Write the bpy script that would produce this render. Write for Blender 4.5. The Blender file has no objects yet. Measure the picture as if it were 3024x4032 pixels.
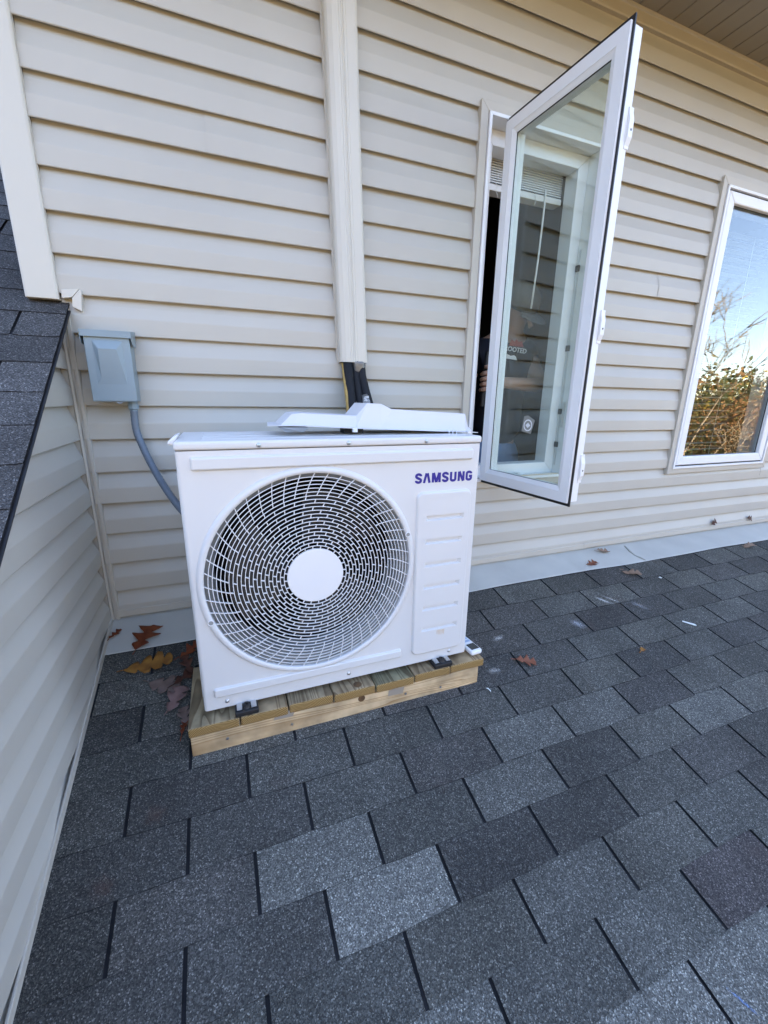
import bpy, bmesh, math, random
from mathutils import Vector, Matrix
R = math.radians
random.seed(7)
scene = bpy.context.scene
COL = scene.collection
# ------------------------------------------------------------------ camera
# wall face is y = 0, the viewer stands at negative y, camera height is z = 0
D = 1.732
FPX, CX, CY = 1637.546, 1512.0, 2016.0
YAW, PITCH, ROLL = R(21.51433), R(-15.20946), R(0.88958)
_f = Vector((math.sin(YAW)*math.cos(PITCH), math.cos(YAW)*math.cos(PITCH), math.sin(PITCH)))
_r0 = Vector((math.cos(YAW), -math.sin(YAW), 0)); _u0 = _r0.cross(_f)
_r = math.cos(ROLL)*_r0 + math.sin(ROLL)*_u0
_u = -math.sin(ROLL)*_r0 + math.cos(ROLL)*_u0
cam = bpy.data.cameras.new('camera'); camo = bpy.data.objects.new('camera', cam); COL.objects.link(camo)
camo.matrix_world = Matrix(((_r.x, _u.x, -_f.x, 0), (_r.y, _u.y, -_f.y, -D), (_r.z, _u.z, -_f.z, 0), (0, 0, 0, 1)))
cam.sensor_fit = 'VERTICAL'; cam.sensor_height = 36; cam.lens = 36*FPX/4032
cam.clip_start = 0.02; cam.clip_end = 500
scene.camera = camo
# ------------------------------------------------------------------ world, sun, exposure
SUN_EL, SUN_AZ = R(33), R(20)
w = bpy.data.worlds.new('World'); scene.world = w; w.use_nodes = True
nt = w.node_tree; bg = nt.nodes['Background']
sky = nt.nodes.new('ShaderNodeTexSky'); sky.sky_type = 'NISHITA'; sky.sun_disc = False
sky.sun_elevation = SUN_EL; sky.sun_rotation = SUN_AZ; sky.altitude = 1800
sky.air_density = 1.0; sky.dust_density = 0.1; sky.ozone_density = 3.5
nt.links.new(sky.outputs[0], bg.inputs[0]); bg.inputs[1].default_value = 0.12
sl = bpy.data.lights.new('sun', 'SUN'); sl.energy = 5.0; sl.angle = R(0.5); sl.color = (1, .93, .82)
so = bpy.data.objects.new('sun', sl); COL.objects.link(so)
sunv = Vector((math.sin(SUN_AZ)*math.cos(SUN_EL), math.cos(SUN_AZ)*math.cos(SUN_EL), math.sin(SUN_EL)))
so.rotation_euler = sunv.to_track_quat('Z', 'Y').to_euler(); so.location = (0, 8, 12)
vs = scene.view_settings
vs.view_transform = 'Standard'; vs.look = 'None'; vs.gamma = 1; vs.use_curve_mapping = False
vs.exposure = 3.63
vs.use_white_balance = True; vs.white_balance_temperature = 8450; vs.white_balance_tint = 17
scene.render.engine = 'CYCLES'
scene.cycles.max_bounces = 10; scene.cycles.transparent_max_bounces = 16
# ------------------------------------------------------------------ pixel helpers (photo pixels -> points on known planes)
CAMP = Vector((0, -D, 0))
def ray(px, py): return _f + _r*((px-CX)/FPX) - _u*((py-CY)/FPX)
def onY(px, py, y): d = ray(px, py); return CAMP + d*((y+D)/d.y)
def onX(px, py, x): d = ray(px, py); return CAMP + d*(x/d.x)
def onZ(px, py, z): d = ray(px, py); return CAMP + d*(z/d.z)
ZR, MR = -0.845, 0.26            # lower roof: height at the wall, slope
def roof_z(y): return ZR + MR*y
def onRoof(px, py, h=0.0):
    d = ray(px, py); t = (ZR+h-MR*D)/(d.z-MR*d.y); return CAMP + d*t
# ------------------------------------------------------------------ materials
def mat(name, col, rough=.5, spec=.5, metal=0., var=0., vscale=3., bump=0., bscale=60., coat=0.):
    m = bpy.data.materials.new(name); m.use_nodes = True; n = m.node_tree.nodes; L = m.node_tree.links
    b = n['Principled BSDF']; b.inputs['Base Color'].default_value = (*col, 1); b.inputs['Roughness'].default_value = rough
    b.inputs['Specular IOR Level'].default_value = spec; b.inputs['Metallic'].default_value = metal; b.inputs['Coat Weight'].default_value = coat
    tc = n.new('ShaderNodeTexCoord')
    if var:
        no = n.new('ShaderNodeTexNoise'); no.inputs['Scale'].default_value = vscale; no.inputs['Detail'].default_value = 6
        L.new(tc.outputs['Object'], no.inputs['Vector'])
        hs = n.new('ShaderNodeMixRGB'); hs.blend_type = 'MULTIPLY'; hs.inputs[0].default_value = 1; hs.inputs[1].default_value = (*col, 1)
        rp = n.new('ShaderNodeValToRGB'); rp.color_ramp.elements[0].position = .3; rp.color_ramp.elements[1].position = .7
        rp.color_ramp.elements[0].color = (1-var, 1-var, 1-var*.9, 1); rp.color_ramp.elements[1].color = (1+var*.5, 1+var*.5, 1+var*.5, 1)
        L.new(no.outputs[0], rp.inputs[0]); L.new(rp.outputs[0], hs.inputs[2]); L.new(hs.outputs[0], b.inputs['Base Color'])
    if bump:
        n2 = n.new('ShaderNodeTexNoise'); n2.inputs['Scale'].default_value = bscale; n2.inputs['Detail'].default_value = 4
        L.new(tc.outputs['Object'], n2.inputs['Vector'])
        bp = n.new('ShaderNodeBump'); bp.inputs['Strength'].default_value = bump; bp.inputs['Distance'].default_value = .002
        L.new(n2.outputs[0], bp.inputs['Height']); L.new(bp.outputs[0], b.inputs['Normal'])
    return m
def siding_mat():
    m = mat('vinyl_siding', (.475, .444, .388), .42, .35, var=.05, vscale=2.2)
    n = m.node_tree.nodes; L = m.node_tree.links; b = n['Principled BSDF']
    tc = n.new('ShaderNodeTexCoord'); geo = n.new('ShaderNodeNewGeometry')
    mp = n.new('ShaderNodeMapping'); mp.inputs['Scale'].default_value = (2, 2, 260)
    L.new(geo.outputs['Position'], mp.inputs[0])
    g = n.new('ShaderNodeTexNoise'); g.inputs['Scale'].default_value = 1.; g.inputs['Detail'].default_value = 3
    L.new(mp.outputs[0], g.inputs['Vector'])
    g2 = n.new('ShaderNodeTexNoise'); g2.inputs['Scale'].default_value = 4.; g2.inputs['Detail'].default_value = 1
    L.new(geo.outputs['Position'], g2.inputs['Vector'])
    b1 = n.new('ShaderNodeBump'); b1.inputs['Strength'].default_value = .12; b1.inputs['Distance'].default_value = .0008
    b2 = n.new('ShaderNodeBump'); b2.inputs['Strength'].default_value = .5; b2.inputs['Distance'].default_value = .012
    L.new(g.outputs[0], b1.inputs['Height']); L.new(g2.outputs[0], b2.inputs['Height'])
    L.new(b2.outputs[0], b1.inputs['Normal']); L.new(b1.outputs[0], b.inputs['Normal'])
    return m
def shingle_mat(name):
    m = bpy.data.materials.new(name); m.use_nodes = True; n = m.node_tree.nodes; L = m.node_tree.links
    b = n['Principled BSDF']; b.inputs['Roughness'].default_value = .9; b.inputs['Specular IOR Level'].default_value = .25
    geo = n.new('ShaderNodeNewGeometry'); oi = n.new('ShaderNodeObjectInfo')
    v = n.new('ShaderNodeTexVoronoi'); v.inputs['Scale'].default_value = 420; L.new(geo.outputs['Position'], v.inputs['Vector'])
    sep = n.new('ShaderNodeSeparateColor'); L.new(v.outputs['Color'], sep.inputs[0])
    rp = n.new('ShaderNodeValToRGB'); cr = rp.color_ramp; cr.interpolation = 'LINEAR'
    cr.elements[0].position = 0; cr.elements[0].color = (.42, .42, .44, 1)
    cr.elements[1].position = 1; cr.elements[1].color = (3.3, 3.25, 3.2, 1)
    for p, c in ((.25, .6), (.6, .95), (.86, 1.35), (.94, 1.9)):
        e = cr.elements.new(p); e.color = (c, c, c*1.01, 1)
    L.new(sep.outputs[0], rp.inputs[0])
    n1 = n.new('ShaderNodeTexNoise'); n1.inputs['Scale'].default_value = 70; n1.inputs['Detail'].default_value = 5; n1.inputs['Roughness'].default_value = .7
    L.new(geo.outputs['Position'], n1.inputs['Vector'])
    r1 = n.new('ShaderNodeMapRange'); r1.inputs[1].default_value = .3; r1.inputs[2].default_value = .7; r1.inputs[3].default_value = .86; r1.inputs[4].default_value = 1.14
    L.new(n1.outputs[0], r1.inputs[0])
    n2 = n.new('ShaderNodeTexNoise'); n2.inputs['Scale'].default_value = 5; n2.inputs['Detail'].default_value = 3
    L.new(geo.outputs['Position'], n2.inputs['Vector'])
    r2 = n.new('ShaderNodeMapRange'); r2.inputs[1].default_value = .3; r2.inputs[2].default_value = .7; r2.inputs[3].default_value = .82; r2.inputs[4].default_value = 1.18
    L.new(n2.outputs[0], r2.inputs[0])
    m1 = n.new('ShaderNodeMath'); m1.operation = 'MULTIPLY'; L.new(r1.outputs[0], m1.inputs[0]); L.new(r2.outputs[0], m1.inputs[1])
    mm = n.new('ShaderNodeMixRGB'); mm.blend_type = 'MULTIPLY'; mm.inputs[0].default_value = 1
    sc_n = n.new('ShaderNodeVectorMath'); sc_n.operation = 'SCALE'; sc_n.inputs['Scale'].default_value = 1; sc_n.operation = 'MULTIPLY'; sc_n.inputs[1].default_value = (.93, .92, .85); L.new(oi.outputs['Color'], sc_n.inputs[0]); L.new(sc_n.outputs[0], mm.inputs[1]); L.new(rp.outputs[0], mm.inputs[2])
    m2 = n.new('ShaderNodeVectorMath'); m2.operation = 'SCALE'; L.new(mm.outputs[0], m2.inputs[0]); L.new(m1.outputs[0], m2.inputs['Scale'])
    # faint rusty stains
    n3 = n.new('ShaderNodeTexNoise'); n3.inputs['Scale'].default_value = 7; n3.inputs['Detail'].default_value = 2
    L.new(geo.outputs['Position'], n3.inputs['Vector'])
    r3 = n.new('ShaderNodeMapRange'); r3.inputs[1].default_value = .66; r3.inputs[2].default_value = .8; r3.inputs[3].default_value = 0; r3.inputs[4].default_value = .35
    L.new(n3.outputs[0], r3.inputs[0])
    m3 = n.new('ShaderNodeMixRGB'); L.new(r3.outputs[0], m3.inputs[0]); L.new(m2.outputs[0], m3.inputs[1]); m3.inputs[2].default_value = (.075, .05, .045, 1)
    L.new(m3.outputs[0], b.inputs['Base Color'])
    bp = n.new('ShaderNodeBump'); bp.inputs['Strength'].default_value = .7; bp.inputs['Distance'].default_value = .002
    L.new(v.outputs['Distance'], bp.inputs['Height']); L.new(bp.outputs[0], b.inputs['Normal'])
    return m
def wood_mat(name, base, dark, grain_axis, seed=0., green=0.):
    m = bpy.data.materials.new(name); m.use_nodes = True; n = m.node_tree.nodes; L = m.node_tree.links
    b = n['Principled BSDF']; b.inputs['Roughness'].default_value = .7; b.inputs['Specular IOR Level'].default_value = .25
    tc = n.new('ShaderNodeTexCoord'); mp = n.new('ShaderNodeMapping')
    sc = [9, 9, 9]; sc[grain_axis] = .9
    mp.inputs['Scale'].default_value = sc; oi = n.new('ShaderNodeObjectInfo')
    ad = n.new('ShaderNodeVectorMath'); ad.operation = 'ADD'
    cmb = n.new('ShaderNodeCombineXYZ')
    ml = n.new('ShaderNodeMath'); ml.operation = 'MULTIPLY'; ml.inputs[1].default_value = 37; L.new(oi.outputs['Random'], ml.inputs[0])
    for k in range(3): L.new(ml.outputs[0], cmb.inputs[k])
    L.new(tc.outputs['Object'], mp.inputs[0]); L.new(mp.outputs[0], ad.inputs[0]); L.new(cmb.outputs[0], ad.inputs[1])
    no = n.new('ShaderNodeTexNoise'); no.inputs['Scale'].default_value = 1; no.inputs['Detail'].default_value = 2; no.inputs['Distortion'].default_value = .6
    L.new(ad.outputs[0], no.inputs['Vector'])
    mu = n.new('ShaderNodeMath'); mu.operation = 'MULTIPLY'; mu.inputs[1].default_value = 16; L.new(no.outputs[0], mu.inputs[0])
    fr = n.new('ShaderNodeMath'); fr.operation = 'FRACT'; L.new(mu.outputs[0], fr.inputs[0])
    rp = n.new('ShaderNodeValToRGB'); rp.color_ramp.elements[0].color = (*base, 1); rp.color_ramp.elements[1].color = (*dark, 1)
    rp.color_ramp.elements[0].position = .35; rp.color_ramp.elements[1].position = .93
    e = rp.color_ramp.elements.new(1.); e.color = (*base, 1)
    L.new(fr.outputs[0], rp.inputs[0])
    n2 = n.new('ShaderNodeTexNoise'); n2.inputs['Scale'].default_value = 14; n2.inputs['Detail'].default_value = 8; L.new(tc.outputs['Object'], n2.inputs['Vector'])
    r2 = n.new('ShaderNodeMapRange'); r2.inputs[1].default_value = .3; r2.inputs[2].default_value = .7; r2.inputs[3].default_value = .62; r2.inputs[4].default_value = 1.18
    L.new(n2.outputs[0], r2.inputs[0])
    s = n.new('ShaderNodeVectorMath'); s.operation = 'SCALE'; L.new(rp.outputs[0], s.inputs[0]); L.new(r2.outputs[0], s.inputs['Scale'])
    mx = n.new('ShaderNodeMixRGB'); mx.blend_type = 'MULTIPLY'; mx.inputs[0].default_value = 1; L.new(s.outputs[0], mx.inputs[1]); L.new(oi.outputs['Color'], mx.inputs[2])
    L.new(mx.outputs[0], b.inputs['Base Color'])
    bp = n.new('ShaderNodeBump'); bp.inputs['Strength'].default_value = .3; bp.inputs['Distance'].default_value = .002
    L.new(fr.outputs[0], bp.inputs['Height']); L.new(bp.outputs[0], b.inputs['Normal'])
    return m
def ring_mat():
    m = mat('pine_end_grain', (.3, .18, .07), .75, .2); n = m.node_tree.nodes; L = m.node_tree.links; b = n['Principled BSDF']
    tc = n.new('ShaderNodeTexCoord'); oi = n.new('ShaderNodeObjectInfo'); mp = n.new('ShaderNodeMapping'); mp.inputs['Scale'].default_value = (1, 0, 1)
    cb = n.new('ShaderNodeCombineXYZ'); mr = n.new('ShaderNodeMapRange'); mr.inputs[3].default_value = -.05; mr.inputs[4].default_value = .05
    L.new(oi.outputs['Random'], mr.inputs[0]); L.new(mr.outputs[0], cb.inputs[0]); cb.inputs[2].default_value = .075; L.new(cb.outputs[0], mp.inputs['Location']); L.new(tc.outputs['Object'], mp.inputs[0])
    no = n.new('ShaderNodeTexNoise'); no.inputs['Scale'].default_value = 25; L.new(tc.outputs['Object'], no.inputs['Vector'])
    ln = n.new('ShaderNodeVectorMath'); ln.operation = 'LENGTH'; L.new(mp.outputs[0], ln.inputs[0])
    ma = n.new('ShaderNodeMath'); ma.operation = 'MULTIPLY_ADD'; L.new(no.outputs[0], ma.inputs[0]); ma.inputs[1].default_value = .006; L.new(ln.outputs['Value'], ma.inputs[2])
    mu = n.new('ShaderNodeMath'); mu.operation = 'MULTIPLY'; mu.inputs[1].default_value = 210; L.new(ma.outputs[0], mu.inputs[0])
    fr = n.new('ShaderNodeMath'); fr.operation = 'FRACT'; L.new(mu.outputs[0], fr.inputs[0])
    rp = n.new('ShaderNodeValToRGB'); rp.color_ramp.elements[0].color = (.36, .225, .09, 1); rp.color_ramp.elements[1].color = (.15, .075, .025, 1); rp.color_ramp.elements[0].position = .3; rp.color_ramp.elements[1].position = .9
    L.new(fr.outputs[0], rp.inputs[0]); L.new(rp.outputs[0], b.inputs['Base Color']); return m
def glass_mat(name, f0, tint):
    m = bpy.data.materials.new(name); m.use_nodes = True; n = m.node_tree.nodes; L = m.node_tree.links
    n.remove(n['Principled BSDF']); out = n['Material Output']
    geo = n.new('ShaderNodeNewGeometry'); dt = n.new('ShaderNodeVectorMath'); dt.operation = 'DOT_PRODUCT'
    L.new(geo.outputs['Incoming'], dt.inputs[0]); L.new(geo.outputs['Normal'], dt.inputs[1])
    ab = n.new('ShaderNodeMath'); ab.operation = 'ABSOLUTE'; L.new(dt.outputs['Value'], ab.inputs[0])
    om = n.new('ShaderNodeMath'); om.operation = 'SUBTRACT'; om.inputs[0].default_value = 1; L.new(ab.outputs[0], om.inputs[1])
    pw = n.new('ShaderNodeMath'); pw.operation = 'POWER'; L.new(om.outputs[0], pw.inputs[0]); pw.inputs[1].default_value = 5
    mr = n.new('ShaderNodeMath'); mr.operation = 'MULTIPLY_ADD'; L.new(pw.outputs[0], mr.inputs[0]); mr.inputs[1].default_value = 1-f0; mr.inputs[2].default_value = f0
    tr = n.new('ShaderNodeBsdfTransparent'); tr.inputs[0].default_value = (*tint, 1)
    gl = n.new('ShaderNodeBsdfGlossy'); gl.inputs['Roughness'].default_value = 0.0
    mx = n.new('ShaderNodeMixShader'); L.new(mr.outputs[0], mx.inputs[0]); L.new(tr.outputs[0], mx.inputs[1]); L.new(gl.outputs[0], mx.inputs[2])
    L.new(mx.outputs[0], out.inputs[0]); return m
def leaf_mat(name, c1, c2):
    m = mat(name, c1, .6, .3); n = m.node_tree.nodes; L = m.node_tree.links; b = n['Principled BSDF']
    tc = n.new('ShaderNodeTexCoord'); no = n.new('ShaderNodeTexNoise'); no.inputs['Scale'].default_value = 28; no.inputs['Detail'].default_value = 5
    L.new(tc.outputs['Object'], no.inputs['Vector'])
    rp = n.new('ShaderNodeValToRGB'); rp.color_ramp.elements[0].position = .35; rp.color_ramp.elements[1].position = .65
    rp.color_ramp.elements[0].color = (*c1, 1); rp.color_ramp.elements[1].color = (*c2, 1)
    L.new(no.outputs[0], rp.inputs[0]); L.new(rp.outputs[0], b.inputs['Base Color']); return m
M = dict(
    siding=siding_mat(), trim=mat('vinyl_trim', (.49, .45, .385), .45, .35, var=.05), cream=mat('cream_trim', (.58, .545, .475), .45, .35, var=.04),
    white=mat('white_vinyl', (.76, .76, .76), .4, .4, var=.03), flash=mat('painted_flashing', (.49, .48, .435), .42, .5, var=.10, vscale=6),
    shingle=shingle_mat('asphalt_shingle'), dark=mat('dark_bitumen', (.012, .012, .014), .9, .2),
    edge=mat('asphalt_edge', (.016, .016, .018), .9, .2), deckfelt=mat('roof_underlay', (.018, .018, .02), .9, .2), sheath=mat('wall_sheathing', (.03, .025, .022), .9), underlay=mat('brown_underlay', (.24, .21, .18), .9),  # sheath colour darkened to deepen the shade in the lap gaps
    ac=mat('white_powder_coat', (.63, .62, .61), .38, .45, bump=.12, bscale=900), acwhite=mat('white_plastic', (.72, .71, .71), .4, .4, bump=.06, bscale=700),
    cover=mat('white_cover_plastic', (.60, .59, .60), .5, .3, bump=.06, bscale=700), shroud=mat('grey_plastic_shroud', (.26, .265, .26), .6), black=mat('black_shade_fill', (.006, .006, .007), .9, .1),
    blade=mat('dark_fan_plastic', (.013, .013, .015), .5), blue=mat('blue_print', (.012, .012, .22), .4),
    steel=mat('galvanised_steel', (.55, .57, .58), .35, metal=.9), screw=mat('zinc_screw', (.5, .52, .54), .35, metal=.9), rubber=mat('black_rubber', (.012, .012, .013), .6),
    boxgrey=mat('grey_painted_steel', (.22, .29, .32), .4, .5, var=.06, vscale=9), conduit=mat('grey_pvc_conduit', (.12, .155, .19), .35, .5, var=.1, vscale=30),
    foam=mat('black_foam_insulation', (.012, .013, .016), .75, .3, bump=.5, bscale=120), tape=mat('silver_tape', (.20, .20, .195), .3, .6, metal=.5, var=.3, vscale=40, bump=.9, bscale=90),
    sealant=mat('tan_foam_edge', (.45, .28, .09), .8, var=.3, vscale=60), print_white=mat('white_print', (.8, .8, .8), .6), print_red=mat('red_print', (.35, .05, .03), .7),
    wood=wood_mat('treated_pine_deck', (.36, .275, .175), (.17, .115, .068), 1), wood2=wood_mat('treated_pine_stud', (.60, .43, .26), (.40, .24, .115), 0), woodend=ring_mat(),
    knot=mat('wood_knot', (.12, .06, .025), .7, var=.4, vscale=60), patch=mat('grey_dirt', (.30, .25, .20), .8),
    screen=mat('lcd_screen', (.05, .055, .05), .25), keys=mat('blue_grey_keys', (.30, .42, .58), .5),
    gasket=mat('black_gasket', (.008, .008, .01), .5), glass=glass_mat('casement_glass', .058, (.938, .972, .957)), glass2=glass_mat('fixed_glass', .125, (.80, .84, .83)),
    blind_shade=mat('dimmed_white_blind', (.42, .41, .38), .6), blind=mat('white_blind', (.72, .72, .70), .5), room=mat('dark_room_paint', (.045, .043, .042), .8), room_floor=mat('dark_carpet', (.03, .028, .026), .9),
    hardware=mat('dark_hardware', (.05, .05, .055), .4, metal=.5), foil=mat('clear_sticker', (.30, .30, .27), .3, metal=.3),
    skin=mat('skin', (.42, .24, .17), .55, var=.1, vscale=20), shirt=mat('navy_cotton', (.012, .015, .024), .9, .2, bump=.5, bscale=30), jeans=mat('light_blue_denim', (.20, .33, .52), .9, .2, var=.2, vscale=20),
    cap=mat('beige_cotton_cap', (.12, .11, .092), .9, .2, var=.15, vscale=30), hair=mat('brown_hair', (.05, .03, .02), .7),
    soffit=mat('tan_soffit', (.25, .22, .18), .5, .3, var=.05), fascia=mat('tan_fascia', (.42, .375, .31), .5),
    lawn=mat('leafy_lawn', (.14, .115, .065), .95, .1, var=.4, vscale=.6), bark=mat('pale_bark', (.30, .24, .16), .9, .1, var=.3, vscale=8),
    chalk=mat('white_chip', (.7, .73, .7), .6), bluechalk=mat('blue_chalk', (.12, .25, .5), .9),
)
# ------------------------------------------------------------------ mesh building
class MB:
    def __init__(s): s.v = []; s.f = []; s.mi = []; s.cur = 0
    def add(s, vs, fs):
        o = len(s.v); s.v += [tuple(p) for p in vs]
        for f in fs: s.f.append(tuple(o+i for i in f)); s.mi.append(s.cur)
    def box(s, x0, x1, y0, y1, z0, z1):
        s.add([(x0,y0,z0),(x1,y0,z0),(x1,y1,z0),(x0,y1,z0),(x0,y0,z1),(x1,y0,z1),(x1,y1,z1),(x0,y1,z1)],
              [(3,2,1,0),(4,5,6,7),(0,1,5,4),(1,2,6,5),(2,3,7,6),(3,0,4,7)]); return s
    def obox(s, c, ax, h):
        c = Vector(c); a = [Vector(q)*k for q, k in zip(ax, h)]
        vs = [c+sx*a[0]+sy*a[1]+sz*a[2] for sz in (-1,1) for sx, sy in ((-1,-1),(1,-1),(1,1),(-1,1))]
        s.add(vs, [(3,2,1,0),(4,5,6,7),(0,1,5,4),(1,2,6,5),(2,3,7,6),(3,0,4,7)]); return s
    def prism(s, poly, fn, a, b):           # poly 2-D, fn(u, v, w) -> point, extruded w from a to b
        n = len(poly)
        s.add([fn(u, v, a) for u, v in poly]+[fn(u, v, b) for u, v in poly],
              [tuple(range(n-1, -1, -1)), tuple(range(n, 2*n))]+[(i, (i+1) % n, n+(i+1) % n, n+i) for i in range(n)]); return s
    def tube(s, path, rad, n=10, cap=True):
        path = [Vector(p) for p in path]; k = len(path)
        rad = rad if isinstance(rad, (list, tuple)) else [rad]*k
        up = Vector((0, 0, 1)); vs = []; prevu = None
        for i in range(k):
            t = (path[min(i+1, k-1)]-path[max(i-1, 0)]).normalized()
            if prevu is None:
                u = t.cross(up if abs(t.z) < .9 else Vector((1, 0, 0))).normalized()
            else: u = (prevu-t*prevu.dot(t)).normalized()
            prevu = u; v = t.cross(u)
            for j in range(n):
                a = 2*math.pi*j/n; vs.append(path[i]+(u*math.cos(a)+v*math.sin(a))*rad[i])
        fs = [(i*n+j, i*n+(j+1) % n, (i+1)*n+(j+1) % n, (i+1)*n+j) for i in range(k-1) for j in range(n)]
        if cap: fs += [tuple(range(n-1, -1, -1)), tuple((k-1)*n+j for j in range(n))]
        s.add(vs, fs); return s
    def lathe(s, prof, o, ax=(0,-1,0), ux=(1,0,0), n=64, closed=False, arc=None):
        o = Vector(o); ax = Vector(ax).normalized(); ux = Vector(ux); vx = ax.cross(ux); k = len(prof)
        vs = [o+ax*d+(ux*math.cos(2*math.pi*j/n)+vx*math.sin(2*math.pi*j/n))*r for r, d in prof for j in range(n)]
        rng = range(k if closed else k-1)
        s.add(vs, [(i*n+j, i*n+(j+1) % n, ((i+1) % k)*n+(j+1) % n, ((i+1) % k)*n+j) for i in rng for j in range(n)]); return s
    def disc(s, o, r, ax=(0,-1,0), ux=(1,0,0), n=48):
        o = Vector(o); ax = Vector(ax); ux = Vector(ux); vx = ax.cross(ux)
        s.add([o+(ux*math.cos(2*math.pi*j/n)+vx*math.sin(2*math.pi*j/n))*r for j in range(n)], [tuple(range(n))]); return s
    def mesh(s, name, mats, smooth=False):
        me = bpy.data.meshes.new(name); me.from_pydata(s.v, [], s.f)
        for m in (mats if isinstance(mats, (list, tuple)) else [mats]): me.materials.append(m)
        me.polygons.foreach_set('material_index', s.mi)
        bm = bmesh.new(); bm.from_mesh(me); bmesh.ops.recalc_face_normals(bm, faces=bm.faces); bm.to_mesh(me); bm.free()
        if smooth: me.polygons.foreach_set('use_smooth', [True]*len(me.polygons))
        me.update(); return me
    def build(s, name, m, parent=None, smooth=False, bevel=0, seg=2, auto=None, origin=None):
        if origin is not None:
            o0 = Vector(origin); s.v = [tuple(Vector(p)-o0) for p in s.v]
        o = bpy.data.objects.new(name, s.mesh(name, m, smooth)); COL.objects.link(o)
        if origin is not None: o.location = o0
        if parent: o.parent = parent
        if bevel:
            b = o.modifiers.new('bevel', 'BEVEL'); b.width = bevel; b.segments = seg; b.limit_method = 'ANGLE'; b.angle_limit = R(35)
            b.harden_normals = False
        return o
def thing(name, label, cat, loc=(0, 0, 0), group=None, kind=None):
    o = bpy.data.objects.new(name, None); COL.objects.link(o); o.empty_display_size = .1
    tag(o, label, cat, group, kind); return o
def tag(o, label=None, cat=None, group=None, kind=None):
    if label: o['label'] = label
    if cat: o['category'] = cat
    if group: o['group'] = group
    if kind: o['kind'] = kind
    return o
def part(name, parent, label=None):
    o = bpy.data.objects.new(name, None); COL.objects.link(o); o.parent = parent
    if label: o['label'] = label
    return o
def link_mesh(name, me, parent, mw=None, color=None):
    o = bpy.data.objects.new(name, me); COL.objects.link(o)
    if parent: o.parent = parent
    if mw is not None: o.matrix_local = mw
    if color: o.color = color
    return o
# ================================================================== THE HOUSE
house = thing('house', 'two storey house in beige lap siding with dark shingle roofs and white windows', 'house')
WIN = [dict(x0=1.052, x1=1.730, z0=-.420, z1=1.128), dict(x0=2.515, x1=3.484, z0=-.416, z1=1.130)]
X_END = 4.6
PITCHS, Z00 = .1143, .0771
# wall profile of one lap course: height above its lower edge -> stand-off
PROF = [(.0, .0180), (.0020, .0196), (.028, .0197), (.053, .0194), (.057, .0186), (.074, .0122), (.090, .0064), (.102, .0028), (.112, .0008), (.130, .0005)]
LIP = [(.018, .0152), (.004, .0155), (.0, .0160)]       # turned-in lower edge, open behind
def clip_prof(za, zb):                       # cut the profile between heights za..zb
    out = []
    P = PROF
    for i in range(len(P)-1):
        (h0, d0), (h1, d1) = P[i], P[i+1]
        if h1 == h0:
            if za <= h0 <= zb:
                for q in ((h0, d0), (h1, d1)):
                    if not out or out[-1] != q: out.append(q)
            continue
        a, b = max(h0, za), min(h1, zb)
        if a > b: continue
        for h in (a, b):
            q = (h, d0+(d1-d0)*(h-h0)/(h1-h0))
            if not out or abs(out[-1][0]-q[0])+abs(out[-1][1]-q[1]) > 1e-6: out.append(q)
    return out
wall = part('wall', house)
def board_back(k, x0, x1, za=0., zb=.130, lift=0., deep=True):
    zb0 = Z00+k*PITCHS; pr = clip_prof(za, zb)
    if za == 0: pr = LIP+pr
    if len(pr) < 2 or x1-x0 < .01: return
    rnd = random.Random(k*31+int(x0*100)); ph = rnd.random()*6
    n = max(2, int((x1-x0)/.22)+1); xs = [x0+(x1-x0)*i/(n-1) for i in range(n)]
    sc = 1. if k % 2 == 0 else .86          # every second fold is a shallower one
    m = MB(); vs = []
    for x in xs:
        wob = .0005*math.sin(x*3.1+ph)+.0004*math.sin(x*7.3+ph*2)
        wz = .0006*math.sin(x*2.2+ph*1.7)
        for h, d in pr: vs.append((x, -(d*sc)-lift-wob*(1 if d > .002 else 0), zb0+h+wz*(1 if h < .1 else 0)))
    q = len(pr)
    m.add(vs, [(i*q+j, (i+1)*q+j, (i+1)*q+j+1, i*q+j+1) for i in range(n-1) for j in range(q-1)])
    if za == 0: pass
    return m.build('siding_board', M['siding'], wall)
SEAM = {9: [2.62], 11: [2.86], 4: [2.2], -3: [3.9], 6: [.05], 1: [4.1]}
for k in range(-8, 14):
    zb0 = Z00+k*PITCHS
    xl = -.432 if zb0 < .33 else -.432
    cuts = [(xl, X_END)]
    zlo, zhi = zb0, zb0+PITCHS
    if zlo < -.806: continue
    spans = []
    for (a, b) in cuts:
        cur = a
        for wd in WIN:
            if wd['z0'] < zhi and wd['z1'] > zlo:
                spans.append((cur, wd['x0']+.004, 0, .130))
                if wd['z0'] > zlo+.004: spans.append((wd['x0']+.004, wd['x1']-.004, 0, wd['z0']-zlo+.004))
                if wd['z1'] < zhi-.004: spans.append((wd['x0']+.004, wd['x1']-.004, wd['z1']-zlo-.004, .130))
                cur = wd['x1']-.004
        spans.append((cur, b, 0, .130))
    for (a, b, za, zb) in spans:
        if zb0+zb > 1.60: zb = 1.60-zb0
        done = False
        for sx in SEAM.get(k, []):
            if a < sx < b and za == 0:
                board_back(k, a, sx+.012, za, zb); board_back(k, sx-.012, b, za, zb, .0016); done = True
        if not done: board_back(k, a, b, za, zb)
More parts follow.
